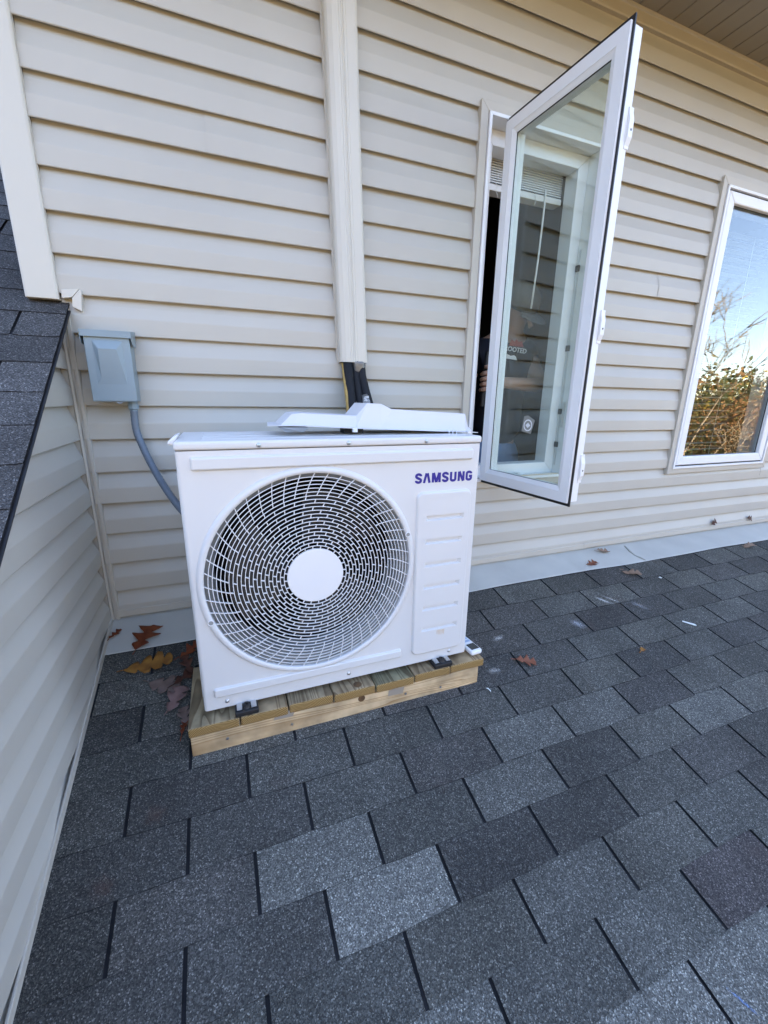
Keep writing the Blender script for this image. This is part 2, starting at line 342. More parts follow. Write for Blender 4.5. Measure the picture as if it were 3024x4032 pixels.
# starter course piece under the lowest board, and the wall body behind the boards with openings for the windows
board_back(-8, -.432, X_END, .025, .130)
m = MB(); T0, T1 = .0, .15
IN = [(1.088, 1.694), (2.551, 3.448)]; IZ0, IZ1 = -.386, 1.094
for (a, b) in ((-.52, IN[0][0]), (IN[0][1], IN[1][0]), (IN[1][1], 5.2)): m.box(a, b, T0, T1, -1.4, 1.9)
for (a, b) in IN: m.box(a, b, T0, T1, -1.4, IZ0); m.box(a, b, T0, T1, IZ1, 1.9)
m.build('wall_body', M['sheath'], wall)
# base channel along the roof, corner channel, window surrounds
m = MB(); m.prism([(0, -.832), (-.020, -.832), (-.024, -.826), (-.024, -.802), (-.019, -.800), (-.019, -.806), (0, -.806)], lambda u, v, ww: (ww, u, v), -.42, 1.945)
m.build('base_channel', M['trim'], wall, bevel=.001)
m = MB(); m.prism([(0, -.829), (-.0215, -.829), (-.0255, -.823), (-.0255, -.799), (-.0205, -.797), (-.0205, -.803), (0, -.803)], lambda u, v, ww: (ww, u, v), 1.93, X_END)
m.build('base_channel', M['trim'], wall, bevel=.001)
m = MB()
m.prism([(-.446, 0), (-.446, -.021), (-.442, -.024), (-.436, -.022), (-.433, -.014), (-.428, -.014), (-.425, -.022), (-.416, -.022), (-.413, -.016), (-.413, 0)], lambda u, v, ww: (u, v, ww), -.838, .262)
m.box(-.476, -.4462, -.019, -.001, -.838, .262)
m.build('corner_channel', M['trim'], wall)
# outside corner post of the upper storey and the little bent channel end beneath it
m = MB(); m.prism([(-.519, .09), (-.519, -.026), (-.513, -.031), (-.438, -.031), (-.432, -.026), (-.432, -.004), (-.50, -.004), (-.50, .09)], lambda u, v, ww: (u, v, ww), .285, 1.62)
m.build('corner_post', M['cream'], wall, bevel=.002)
m = MB()
for pts in ([(395,1875),(514,1872),(465,1926),(400,1931)], [(516,1873),(527,1885),(530,2018),(470,1986),(466,1931)]):
    P3 = [onY(q*.6076, r_*.6076, -.028) for q, r_ in pts]; nn = len(P3)
    m.add(P3+[p+Vector((0, .026, 0)) for p in P3], [tuple(range(nn)), tuple(range(2*nn-1, nn-1, -1))]+[(i, (i+1) % nn, nn+(i+1) % nn, nn+i) for i in range(nn)])
m.build('channel_end', M['cream'], wall, bevel=.001)
def ring_frame(m, x0, x1, z0, z1, wd, y0, y1):      # four mitred members of a rectangular frame, front y0 to back y1
    o = [(x0, z0), (x1, z0), (x1, z1), (x0, z1)]; i = [(x0+wd, z0+wd), (x1-wd, z0+wd), (x1-wd, z1-wd), (x0+wd, z1-wd)]
    for k in range(4):
        a, b = k, (k+1) % 4; pts = [o[a], o[b], i[b], i[a]]
        m.prism(pts, lambda u, v, ww: (u, ww, v), y0, y1)
# ------------------------------------------------------------------ side wall (faces +x) under the left roof
side = part('side_wall', house)
SX = -.462; LZ, LM = .28, .75
def rake_z(y): return LZ+LM*y
for k in range(-16, 3):
    zb0 = Z00+k*PITCHS; pr = LIP+PROF; cols = []
    for h, d in pr:
        z = zb0+h
        y1 = -.026 if z > ZR+.004 else (z-ZR-.004)/MR-.004
        y1 = min(y1, -.026) - (.004 if 0.066 < h < .14 else 0)
        y0 = max((z-LZ)/LM+.02, -3.2)
        cols.append((y0, y1, z, d))
    if all(c[1]-c[0] < .02 for c in cols): continue
    m = MB(); N = 8; vs = []
    for i in range(N+1):
        for (y0, y1, z, d) in cols:
            yy = max(y0, min(y1, y0+(y1-y0)*i/N)) if y1 > y0 else (y0+y1)/2
            vs.append((SX+d+.0006*math.sin(yy*4+k), yy, z))
    q = len(cols)
    m.add(vs, [(i*q+j, (i+1)*q+j, (i+1)*q+j+1, i*q+j+1) for i in range(N) for j in range(q-1)])
    m.build('siding_board', M['siding'], side)
m = MB(); m.prism([(0, -1.6), (-3.4, -2.5), (-3.4, rake_z(-3.4)-.01), (0, LZ-.01)], lambda u, v, ww: (ww, u, v), SX-.10, SX-.001)
m.build('wall_body', M['underlay'], side)
def slope_pt(x, y, h): n = Vector((0, -MR, 1)).normalized(); return Vector((x, y, roof_z(y)))+n*h
m = MB()
for (a, b, c, d) in ((-.464, -.438, .006, .010), (-.444, -.438, .010, .030), (-.464, -.457, .010, .024)):
    vs = []
    for yy in (-.022, -3.3):
        for (xx, hh) in ((a, c), (b, c), (b, d), (a, d)): vs.append(slope_pt(xx, yy, hh))
    m.add(vs, [(0,1,2,3), (7,6,5,4), (0,4,5,1), (1,5,6,2), (2,6,7,3), (3,7,4,0)])
m.build('base_channel', M['trim'], side, bevel=.0015)
# ------------------------------------------------------------------ lower roof
roof = part('lower_roof', house, 'lower roof of dark grey three-tab asphalt shingles')
m = MB()
vs = [slope_pt(x, y, h) for h in (-.15, -.002) for x, y in ((-.47, .02), (6.5, .02), (6.5, -4.2), (-.47, -4.2))]
m.add(vs, [(3,2,1,0), (4,5,6,7), (0,1,5,4), (1,2,6,5), (2,3,7,6), (3,0,4,7)]); m.build('roof_deck', M['deckfelt'], roof)
EX, TW = .1247, .2945
def tab_mesh(seed, w, ex, up=.045, th=.0058):
    rnd = random.Random(seed); n = 7; m = MB()
    xs = [-w/2+.0042+(w-.0084)*i/(n-1) for i in range(n)]
    low = [-(ex)+rnd.uniform(-.0014, .0014) for _ in xs]; low[0] += .0015; low[-1] += .0015
    hts = [th+rnd.uniform(-.0007, .0012) for _ in xs]
    vs = []
    for x, l, h in zip(xs, low, hts): vs += [(x, l, .0), (x, l, h), (x, l*.5, h*.80), (x, .002, h*.58), (x, up, .0004)]
    m.cur = 0; fs = [(i*5+j, (i+1)*5+j, (i+1)*5+j+1, i*5+j+1) for i in range(n-1) for j in (1, 2)]
    m.add(vs, fs); o_ = 0; m.cur = 1
    for f in [(i*5+j, (i+1)*5+j, (i+1)*5+j+1, i*5+j+1) for i in range(n-1) for j in (0, 3)]+[(0, 1, 2, 3, 4), tuple((n-1)*5+j for j in (4, 3, 2, 1, 0))]: m.f.append(f); m.mi.append(1)
    return m.mesh('shingle_tab', [M['shingle'], M['edge']])
TABS = [tab_mesh(s, TW, EX) for s in range(8)]
SL = math.hypot(1, MR)
Rroof = Matrix(((1, 0, 0), (0, 1/SL, -MR/SL), (0, MR/SL, 1/SL)))
PAL = [(.080, .079, .077), (.071, .070, .069), (.089, .088, .084), (.065, .064, .064), (.098, .097, .092), (.080, .077, .076), (.073, .070, .070)]
OVR = {}
def tab_at(px, py):
    p = onRoof(px, py); s = -p.y*SL; k = math.floor((s-.190)/EX)
    off = .292 if k % 2 == 0 else .142
    return k, math.floor((p.x-off)/TW)
for (px, py, c) in ((1263,3420,2.1),(1536,3567,2.3),(2168,3883,2.1),(2745,3943,2.2),(2794,2790,1.75),(2095,2869,1.7),(2307,2777,1.6),(2885,2376,1.5),(2640,2545,1.35),(1950,2855,1.7),(1800,2800,1.2),
                    (2450,2560,1.35),(2130,2400,1.3),(1250,3150,1.3),(1500,3100,1.25),(2400,3350,1.4),(2700,3200,1.25),(2560,3800,1.5),(1150,3000,1.2),(1700,3250,.95),(1650,3900,.9),(2866,3457,-1),(1420,3850,1.0),
                    (2840,2340,1.3),(2360,3700,1.2),(2990,3700,1.9),(1760,3960,1.7),(520,3080,1.0),(2500,2250,1.3),(2700,2430,1.3),(1400,2900,.95),(1900,3050,1.45)):
    OVR[tab_at(px, py)] = c
for c in range(-1, 16):
    s_top = .190+c*EX; off = .292 if c % 2 == 0 else .142
    drift = max(0, (3-c))*.005 if c < 3 else 0
    xmax = min(4.5, 5.0-1.7*max(0, s_top-.3))
    for i in range(-4, 18):
        x0 = off+i*TW+drift; x1 = x0+TW
        if x1 < -.446 or x0 > xmax: continue
        xc = (x0+x1)/2; yc = -s_top/SL
        rnd = random.Random(c*100+i); me = TABS[rnd.randrange(8)]
        mw = (Matrix.Translation(slope_pt(xc, yc, 0)) @ Rroof.to_4x4())
        if x0 < -.446:                       # first tab of a course is cut at the side wall
            wcut = x1+.446; me = tab_mesh(500+c, wcut, EX); mw = Matrix.Translation(slope_pt(-.446+wcut/2, yc, 0)) @ Rroof.to_4x4()
        col = list(rnd.choice(PAL)); ov = OVR.get((c, i))
        if ov == -1: col = [.078, .069, .071]
        elif ov: ov = 1+(ov-1)*.85; col = [.075*ov, .075*ov, .0725*ov]
        else: jit = rnd.uniform(.85, 1.15); col = [q*jit for q in col]
        link_mesh('shingle_tab', me, roof, mw, (*col, 1))
# the same shingles go on down the slope and out to the side beyond the frame
m = MB()
for c in range(0, 31):
    s_top = .190+c*EX
    xa = -.43 if c >= 16 else min(4.5, 5.0-1.7*max(0, s_top-.3))+.3
    p = []
    for s_, h in ((s_top-.03, .0006), (s_top+EX, .005), (s_top+EX, 0)):
        for x in (xa, 6.4): p.append(slope_pt(x, -s_/SL, h))
    m.add(p, [(0, 1, 3, 2), (2, 3, 5, 4)])
o = m.build('shingle_field', M['shingle'], roof); o.color = (.052, .052, .06, 1); o['kind'] = 'stuff'
# flashing at the foot of the wall, in two overlapping lengths
flash = part('flashing', house, 'pale grey metal flashing at the foot of the wall')
def flash_len(x0, x1, lift):
    n = int((x1-x0)/.12)+2; vs = []; m = MB()
    for i in range(n):
        x = x0+(x1-x0)*i/(n-1); e = .0018*math.sin(x*5.1)+.0015*math.sin(x*11.3); e2 = .0028*(1+math.sin(x*4.3+1))
        row = [Vector((x, -.004, -.79)), Vector((x, -.004, ZR+.012)), slope_pt(x, -.016, .008+lift), slope_pt(x, -.10, .0085+lift+e2*.3), slope_pt(x, -.181+e, .0075+lift+e2), slope_pt(x, -.184+e, .0055+lift+e2)]
        vs += row
    q = 6
    m.add(vs, [(i*q+j, (i+1)*q+j, (i+1)*q+j+1, i*q+j+1) for i in range(n-1) for j in range(q-1)])
    return m.build('flashing_sheet', M['flash'], flash, smooth=False)
flash_len(-.444, 1.80, 0); flash_len(1.77, 5.0, .0012)
# caulk smear along the flashing seam
m = MB(); pa = [(2460, 2150), (2478, 2170), (2500, 2187), (2522, 2197), (2542, 2206)]
m.tube([onRoof(a, b, .0105) for a, b in pa], [.003, .005, .003, .006, .003], 6); m.build('caulk_bead', mat('grey_caulk', (.30, .30, .26), .6), flash, smooth=True)
# ------------------------------------------------------------------ left roof (beside the upper storey)
lroof = part('side_roof', house, 'steeper shingle roof beside the upper wall')
LSL = math.hypot(1, LM); Rl = Matrix(((1, 0, 0), (0, 1/LSL, -LM/LSL), (0, LM/LSL, 1/LSL)))
def lslope(x, y, h): n = Vector((0, -LM, 1)).normalized(); return Vector((x, y, LZ+LM*y))+n*h
LX = -.408
m = MB(); ys = (3.2, -3.5)
vs = [lslope(x, y, h) for h in (-.012, -.002) for x, y in ((-4.5, 3.2), (-.532, 3.2), (-.532, .035), (LX-.012, -.035), (LX-.012, -3.5), (-4.5, -3.5))]
m.add(vs, [(5,4,3,2,1,0), (6,7,8,9,10,11)]+[(i, (i+1) % 6, 6+(i+1) % 6, 6+i) for i in range(6)]); m.build('roof_deck', M['deckfelt'], lroof)
m = MB(); vs = [lslope(x, y, h) for y in (-.032, -3.5) for x, h in ((LX-.03, -.0012), (LX+.002, -.0012), (LX+.002, -.005), (LX-.004, -.016), (LX-.03, -.016))]
m.add(vs, [(0,1,2,3,4), (9,8,7,6,5)]+[(i, (i+1) % 5, 5+(i+1) % 5, 5+i) for i in range(5)]); m.build('rake_edge', M['gasket'], lroof)
LE = .130
LTABS = [tab_mesh(40+s, .300, LE) for s in range(5)]
for c in range(-11, 15):
    s_top = .076+c*LE-LE; y = -s_top/LSL; xr = LX if y-LE/LSL < -.04 else -.530
    xe = -.526 if c % 2 == 1 else -.676     # a cut-out falls here
    xs = [xr]; x = xe
    while x > -1.7:
        if x < xr-.03: xs.append(x)
        x -= .300
    for a, b in zip(xs[1:], xs[:-1]):
        rnd = random.Random(c*77+int(a*100)); wdt = b-a
        me = LTABS[rnd.randrange(5)] if abs(wdt-.3) < .01 else tab_mesh(900+c, wdt, LE)
        f = rnd.uniform(.85, 1.45)
        link_mesh('shingle_tab', me, lroof, Matrix.Translation(lslope((a+b)/2, y, 0)) @ Rl.to_4x4(), (.070*f, .068*f, .072*f, 1))
# ------------------------------------------------------------------ eave: frieze, soffit, fascia, main roof
eave = part('eave', house)
m = MB(); m.prism([(0, 1.560), (-.018, 1.560), (-.020, 1.566), (-.020, 1.600), (-.026, 1.603), (-.026, 1.612), (0, 1.612)], lambda u, v, ww: (ww, u, v), -.43, 5.1)
m.build('frieze_channel', M['fascia'], eave, bevel=.001)
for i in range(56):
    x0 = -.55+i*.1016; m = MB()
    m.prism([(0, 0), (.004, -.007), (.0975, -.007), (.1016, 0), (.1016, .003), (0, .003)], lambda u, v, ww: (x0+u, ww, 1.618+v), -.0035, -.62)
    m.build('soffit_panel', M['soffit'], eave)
m = MB(); m.box(-.6, 5.2, -.645, -.62, 1.60, 1.80); m.build('fascia_board', M['fascia'], eave)
m = MB(); m.prism([(-.70, 1.80), (-.70, 1.83), (3.0, 3.75), (6.7, 1.83), (6.7, 1.80), (6.0, 1.64), (-.62, 1.64)], lambda u, v, ww: (ww, u, v), -.75, 5.4)
o = m.build('main_roof', M['shingle'], eave); o.color = (.05, .05, .058, 1)
# rooms behind the wall
room = part('room', house)
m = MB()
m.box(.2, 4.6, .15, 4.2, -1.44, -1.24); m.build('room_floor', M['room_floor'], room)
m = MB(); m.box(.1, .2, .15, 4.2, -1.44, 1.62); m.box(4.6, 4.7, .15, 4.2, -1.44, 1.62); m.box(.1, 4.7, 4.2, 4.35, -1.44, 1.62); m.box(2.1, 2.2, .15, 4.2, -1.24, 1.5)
m.build('room_wall', M['room'], room)  # wall colour near black stands in for the dim interior
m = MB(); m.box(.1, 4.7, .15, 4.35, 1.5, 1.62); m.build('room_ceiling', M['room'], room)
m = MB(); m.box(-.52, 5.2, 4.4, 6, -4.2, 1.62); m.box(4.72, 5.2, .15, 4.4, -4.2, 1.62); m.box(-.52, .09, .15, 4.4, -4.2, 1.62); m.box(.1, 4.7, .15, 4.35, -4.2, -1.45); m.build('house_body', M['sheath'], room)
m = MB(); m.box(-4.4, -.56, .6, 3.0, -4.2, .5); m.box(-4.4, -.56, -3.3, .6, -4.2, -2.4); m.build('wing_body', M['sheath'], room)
# ------------------------------------------------------------------ windows
def window(wd, inn, label, sash_open):
    w_ = part('window', house, label)
    m = MB(); ring_frame(m, wd['x0'], wd['x1'], wd['z0'], wd['z1'], .034, -.030, -.001); m.build('surround_channel', M['trim'], w_, bevel=.002)
    a0, a1 = inn; m = MB()
    ring_frame(m, a0+.0006, a1-.0006, IZ0+.0006, IZ1-.0006, .013, -.037, .10)
    m.build('frame', M['white'], w_, bevel=.002)
    m = MB(); ring_frame(m, a0+.0138, a1-.0138, IZ0+.0138, IZ1-.0138, .056 if sash_open else .034, .036, .115); m.build('frame_stop', M['white'], w_, bevel=.003)
    return w_
W1 = window(WIN[0], IN[0], 'white casement window with its sash swung wide open', True)
W2 = window(WIN[1], IN[1], 'closed white window reflecting blue sky and trees', False)
# closed sash of the second window
m = MB(); ring_frame(m, 2.551+.0215, 3.448-.0215, IZ0+.0215, IZ1-.0215, .052, -.034, .010)
m.build('sash', M['white'], W2, bevel=.006, seg=3)
m = MB(); ring_frame(m, 2.551+.0137, 3.448-.0137, IZ0+.0137, IZ1-.0137, .0076, -.024, .006); m.build('gasket', M['gasket'], W2)
gx0, gx1, gz0, gz1 = 2.551+.0735, 3.448-.0735, IZ0+.0735, IZ1-.0735
m = MB(); m.box(gx0-.006, gx1+.006, -.008, -.004, gz0-.006, gz1+.006); m.build('pane', M['glass2'], W2)
m = MB(); ring_frame(m, gx0-.003, gx1+.003, gz0-.003, gz1+.003, .005, -.0135, -.0085); m.build('glazing_bead', M['gasket'], W2)
# open sash of the casement window: hinged at the left, almost square to the wall
A = Vector((1.168, -.034, 0)); B = Vector((1.208, -.556, 0)); su = (B-A).normalized(); sn = Vector((-su.y, su.x, 0))  # sn: from outer face towards inner face (+x)
if sn.x < 0: sn = -sn
SW = (B-A).length; SZ0, SZ1 = -.373, 1.071
def sp(u, v, n): return A+su*u+sn*n+Vector((0, 0, v))
def sash_ring(m, u0, u1, v0, v1, wd, n0, n1, n0i=None):
    n0i = n0 if n0i is None else n0i
    o = [(u0, v0), (u1, v0), (u1, v1), (u0, v1)]; i = [(u0+wd, v0+wd), (u1-wd, v0+wd), (u1-wd, v1-wd), (u0+wd, v1-wd)]
    for k in range(4):
        a, b = k, (k+1) % 4
        vs = [sp(*o[a], n0), sp(*o[b], n0), sp(*i[b], n0i), sp(*i[a], n0i), sp(*o[a], n1), sp(*o[b], n1), sp(*i[b], n1), sp(*i[a], n1)]
        m.add(vs, [(0,1,2,3), (7,6,5,4), (0,4,5,1), (1,5,6,2), (2,6,7,3), (3,7,4,0)])
m = MB(); sash_ring(m, 0, SW, SZ0, SZ1, .040, 0, .008); sash_ring(m, .0402, SW-.0402, SZ0+.0402, SZ1-.0402, .018, .001, .0085, .008)
sash = m.build('sash', M['white'], W1, bevel=.0015)
m = MB(); sash_ring(m, -.006, SW+.007, SZ0-.013, SZ1+.014, .045, .0086, .0136); m.build('gasket', M['gasket'], W1)
m = MB(); sash_ring(m, .002, SW-.002, SZ0+.002, SZ1-.002, .050, .0140, .058); m.build('sash_inner_frame', M['white'], W1, bevel=.002)
def sash_box(m, u0, u1, v0, v1, n0, n1): m.obox(sp((u0+u1)/2, (v0+v1)/2, (n0+n1)/2), (su, (0, 0, 1), sn), ((u1-u0)/2, (v1-v0)/2, (n1-n0)/2))
m = MB(); sash_box(m, .052, SW-.052, SZ0+.052, SZ1-.052, .014, .018); m.build('pane', M['glass'], W1)
m = MB(); sash_box(m, .052, SW-.052, SZ0+.052, SZ1-.052, .034, .038); m.build('pane', M['glass'], W1)
m = MB(); sash_ring(m, .0555, SW-.0555, SZ0+.0555, SZ1-.0555, .0035, .0125, .0138); m.build('glazing_bead', M['hardware'], W1)
for zz in (.82, .25, -.245):                      # lock tongues on the free edge
    m = MB(); hh = .044
    prof = [(-hh, 0), (-hh*.55, .0075), (hh*.5, .0075), (hh, .002), (hh*1.25, .002), (hh*1.25, -.004), (-hh*1.2, -.004), (-hh*1.2, 0)]
    m.prism(prof, lambda u, v, ww: sp(SW+v, zz+u, ww), .044, .064); lt = m.build('lock_keeper', M['white'], W1, bevel=.0012)
    m = MB(); m.lathe([(.0001, .0006), (.0035, .0006)], sp(SW+.0071, zz-.005, .055), ax=su, ux=(0, 0, 1), n=10); m.build('keeper_hole', M['hardware'], W1)
for zz in (.62, .26, -.05, -.22):                 # striker plates on the right jamb
    m = MB(); m.box(1.671, 1.6795, .012, .034, zz-.014, zz+.014); m.box(1.668, 1.672, .014, .020, zz-.010, zz+.010); m.build('striker_plate', M['hardware'], W1, bevel=.0015)
m = MB(); m.box(1.676, 1.6796, .018, .026, -.33, .70); m.build('lock_bar', M['steel'], W1)
m = MB(); m.box(1.673, 1.6796, -.004, .008, -.13, .0); m.build('slide_latch', M['steel'], W1, bevel=.001)
m = MB(); m.box(1.40, 1.46, .0, .02, IZ0+.0137, IZ0+.022); m.box(1.42, 1.44, -.01, .03, IZ0+.022, IZ0+.028); m.build('operator_arm', M['white'], W1, bevel=.002)
m = MB(); m.box(1.12, 1.66, -.030, -.018, IZ0+.0137, IZ0+.020); m.build('hinge_track', M['steel'], W1)
# round maker's sticker on the glass
sc_ = onX(2070, 1675, 1.19); su0 = (sc_-A).dot(su); sv0 = sc_.z
m = MB(); m.prism([(-.034, -.026), (.020, -.034), (.036, .022), (-.004, .040), (-.026, .036)], lambda u, v, ww: sp(su0+u, sv0+v, ww), .0133, .0138); m.build('sticker', M['foil'], W1)
m = MB(); m.lathe([(.019, .0), (.024, .0)], sp(su0, sv0, .0129), ax=-sn, ux=su, n=32)
m.add([sp(su0+a, sv0+b, .0129) for a, b in ((-.014, 0), (0, -.011), (.014, 0), (0, .011))], [(0, 1, 2, 3)]); m.build('sticker_emblem', M['print_white'], W1)
# ------------------------------------------------------------------ blinds
bl = thing('window_blind', 'white slatted blind pulled up inside the open casement window', 'blind')
for i in range(12):
    z = 1.047-i*.0092; m = MB()
    m.prism([(-.025, -.0052), (0, .0015), (.025, -.0022), (.025, .0008), (0, .0044), (-.025, -.0012)], lambda u, v, ww: (ww, .150+u, z+v+.0006*math.sin(i*7)), 1.165, 1.618); m.build('slat', M['blind'], bl)
m = MB(); m.box(1.163, 1.620, .122, .178, .908, .934); m.build('bottom_rail', M['blind'], bl, bevel=.003)
m = MB(); m.box(1.163, 1.620, .122, .178, 1.054, 1.085); m.build('head_rail', M['blind'], bl, bevel=.003)
wt, wb = onY(2144, 806, .118), onY(2091, 1215, .112); m = MB(); m.tube([wt+Vector((0, 0, .06)), wt, (wt+wb)/2+Vector((.004, 0, 0)), wb], .0045, 8); m.build('tilt_wand', M['blind'], bl, smooth=True)
for cx in (1.25, 1.46):
    m = MB(); rr = random.Random(int(cx*100))
    m.tube([(cx+rr.uniform(-.010, .010), .119-.003*(i % 2), 1.045-i*.0135) for i in range(13)], .0014, 5); m.build('cord', M['blind'], bl)
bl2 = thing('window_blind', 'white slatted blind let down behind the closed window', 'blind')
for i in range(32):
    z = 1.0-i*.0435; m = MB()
    m.prism([(-.025, -.002), (0, .0018), (.025, -.002), (.025, -.0002), (0, .0036), (-.025, -.0002)], lambda u, v, ww: (ww, .20+u, z+v), 2.635, 3.365); m.build('slat', M['blind_shade'], bl2)  # white slats darkened in colour to read dim behind the glass
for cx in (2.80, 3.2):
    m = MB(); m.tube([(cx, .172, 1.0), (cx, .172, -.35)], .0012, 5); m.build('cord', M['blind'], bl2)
# ================================================================== LINE-SET COVER AND PIPES
cov = thing('line_set_cover', 'tall beige plastic pipe cover running up the siding', 'pipe cover')
def cov_fn(u, v, z):
    t = (z-.138)/(1.23-.138); return Vector((.468+(.427-.468)*t+u, v, z))
cp = [(0, -.016), (0, -.050), (.006, -.060), (.020, -.068), (.036, -.0705), (.040, -.0695), (.044, -.0715), (.048, -.070), (.052, -.0725), (.0545, -.0710), (.0555, -.0695), (.0565, -.0710), (.060, -.0725), (.064, -.071), (.068, -.0725), (.098, -.0715), (.106, -.066), (.110, -.056), (.110, -.016)]
m = MB(); m.prism(cp, cov_fn, .138, 1.60); m.build('front_cover', M['cream'], cov)
m = MB(); m.prism([(.003, -.062), (.003, -.014), (.107, -.014), (.107, -.062), (.09, -.0665), (.02, -.0645)], cov_fn, .1375, .1379); m.build('shade_end_sheet', M['black'], cov)  # black sheet over the lower end stands in for shade inside
m = MB(); m.prism([(-.006, -.0145), (-.006, -.020), (.116, -.020), (.116, -.0145)], cov_fn, .134, 1.60); m.build('back_plate', M['trim'], cov)
pipes = thing('insulated_pipes', 'bundle of black insulated refrigerant pipes below the pipe cover', 'pipes')
def pp(px, py, y): return onY(px, py, y)
k_ = 220/1659
def pth(pts, y0, y1): return [pp(1300+a*k_, 1400+b*k_, y0+(y1-y0)*i/(len(pts)-1)) for i, (a, b) in enumerate(pts)]
m = MB(); m.tube(pth([(515, 120), (560, 700), (620, 1200), (650, 1600), (660, 1900)], -.045, -.13), .0195, 14); m.build('pipe', M['foam'], pipes, smooth=True)
m = MB(); m.tube(pth([(740, 120), (775, 600), (830, 1000), (900, 1400), (930, 1900)], -.040, -.125), .0150, 12); m.build('pipe', M['foam'], pipes, smooth=True)
m = MB(); m.tube(pth([(910, 120), (945, 600), (1040, 1000), (1160, 1430), (1250, 1900)], -.045, -.135), .0165, 12); m.build('pipe', M['foam'], pipes, smooth=True)
p = pp(1300+848*k_, 1400+345*k_, -.055); m = MB(); m.obox(p, ((1, 0, 0), (0, 1, 0), (-.10, -.06, 1)), (.0235, .019, .0245)); m.build('tape_wrap', M['tape'], pipes, bevel=.012, seg=4)
m = MB(); m.tube(pth([(1045, 1230), (1080, 1400), (1100, 1640)], -.092, -.115), [.0255, .0245, .025], 14); m.build('tape_wrap', M['tape'], pipes, smooth=True)
m = MB(); vs = []
rr = random.Random(3); pl_ = [(365, 215), (385, 420), (420, 700), (435, 850), (470, 1100), (500, 1400), (515, 1700)]
m.tube([pp(1300+(a+22)*k_+rr.uniform(-.4, .4), 1400+b*k_, -.028-.09*b/1700) for a, b in pl_], [.008, .007, .009, .007, .009, .0075, .008], 7); m.build('foam_edge', M['sealant'], pipes, smooth=True)
def text_obj(name, body, size, mw, material, parent, ext=.0002, offs=0.):
    cu = bpy.data.curves.new(name, 'FONT'); cu.body = body; cu.size = size; cu.extrude = ext; cu.offset = offs; cu.align_x = 'CENTER'; cu.align_y = 'CENTER'; cu.resolution_u = 3
    t = bpy.data.objects.new(name, cu); me = bpy.data.meshes.new_from_object(t); bpy.data.objects.remove(t); bpy.data.curves.remove(cu)
    me.materials.clear(); me.materials.append(material); o = bpy.data.objects.new(name, me); COL.objects.link(o); o.parent = parent; o.matrix_local = mw; return o
def face_mw(loc, right, up):
    r_, u_ = Vector(right).normalized(), Vector(up).normalized(); n_ = r_.cross(u_)
    return Matrix(((r_.x, u_.x, n_.x, loc[0]), (r_.y, u_.y, n_.y, loc[1]), (r_.z, u_.z, n_.z, loc[2]), (0, 0, 0, 1)))
q1 = pp(1300+1070*k_, 1400+1235*k_, -.1225); q2 = pp(1300+1090*k_, 1400+1330*k_, -.1250)
text_obj('tape_print', 'BEST', .0105, face_mw(q1, (-.98, 0, -.2), (.2, 0, -.98)), M['print_white'], pipes, .0006, .0003)
text_obj('tape_print', 'FAS', .0125, face_mw(q2, (-.94, 0, .34), (-.34, 0, -.94)), M['print_white'], pipes, .0006, .0003)
# ================================================================== ELECTRICAL DISCONNECT
dis = thing('electrical_disconnect', 'small grey metal disconnect box on the siding with a flexible conduit', 'electrical box')
bx0, bx1, bz0, bz1, by = -.370, -.246, -.021, .193, -.095
m = MB(); m.box(bx0, bx1, by+.012, -.012, bz0, bz1-.004); m.build('box_body', M['boxgrey'], dis, bevel=.002)
m = MB()                                                     # door with a pressed pyramid
def bp(u, v, d): return (bx0-.001+u*(bx1-bx0+.002), by+.011-d, bz0-.001+v*(bz1-bz0-.012))
o4 = [(0, 0), (1, 0), (1, 1), (0, 1)]; i4 = [(.17, .27), (.83, .27), (.83, .93), (.17, .93)]; t4 = [(.27, .37), (.73, .37), (.70, .80), (.30, .80)]
vs = [bp(u, v, 0) for u, v in o4]+[bp(u, v, .011) for u, v in o4]+[bp(u, v, .011) for u, v in i4]+[bp(u, v, .013 if v < .5 else .024) for u, v in t4]
fs = [(3, 2, 1, 0)]+[(i, (i+1) % 4, 4+(i+1) % 4, 4+i) for i in range(4)]+[(4+i, 4+(i+1) % 4, 8+(i+1) % 4, 8+i) for i in range(4)]+[(8+i, 8+(i+1) % 4, 12+(i+1) % 4, 12+i) for i in range(4)]+[(12, 13, 14, 15)]
m.add(vs, fs); m.build('door', M['boxgrey'], dis, bevel=.003, seg=3)
m = MB(); m.prism([(by-.007, bz1-.018), (by-.007, bz1+.002), (-.012, bz1+.012), (-.012, bz1+.009), (by-.004, bz1-.001), (by-.004, bz1-.018)], lambda u, v, ww: (ww, u, v), bx0-.007, bx1+.007)
for x in (bx0-.0085, bx1+.0072): m.prism([(by-.007, bz1+.0015), (by-.007, bz1-.028), (by+.006, bz1-.040), (-.03, bz1-.040), (-.014, bz1+.011)], lambda u, v, ww: (ww, u, v), x, x+.0013)
m.build('hood', M['boxgrey'], dis)
m = MB(); m.tube([((bx0+bx1)/2+.004+t*.016, by-.001, bz0-.003-.003*math.sin(math.pi*t)) for t in (0, .25, .5, .75, 1)], .0016, 6); m.build('hasp', M['steel'], dis)
cx_, cy_ = bx1-.020, -.052
m = MB(); m.lathe([(.001, .0), (.0145, .0), (.0145, .011), (.017, .011), (.017, .024), (.0125, .028), (.0125, .032), (.001, .032)], (cx_, cy_, bz0-.0003), ax=(0, 0, -1), ux=(1, 0, 0), n=8); m.build('connector', M['boxgrey'], dis)
cpx = [(522, 1622, -.052), (536, 1690, -.055), (556, 1745, -.065), (584, 1805, -.085), (622, 1875, -.12), (662, 1938, -.17), (700, 1990, -.21), (735, 2030, -.24)]
cpts = [Vector((cx_, cy_, bz0-.028))]+[onY(a, b, y) for a, b, y in cpx[1:]]
dense = []
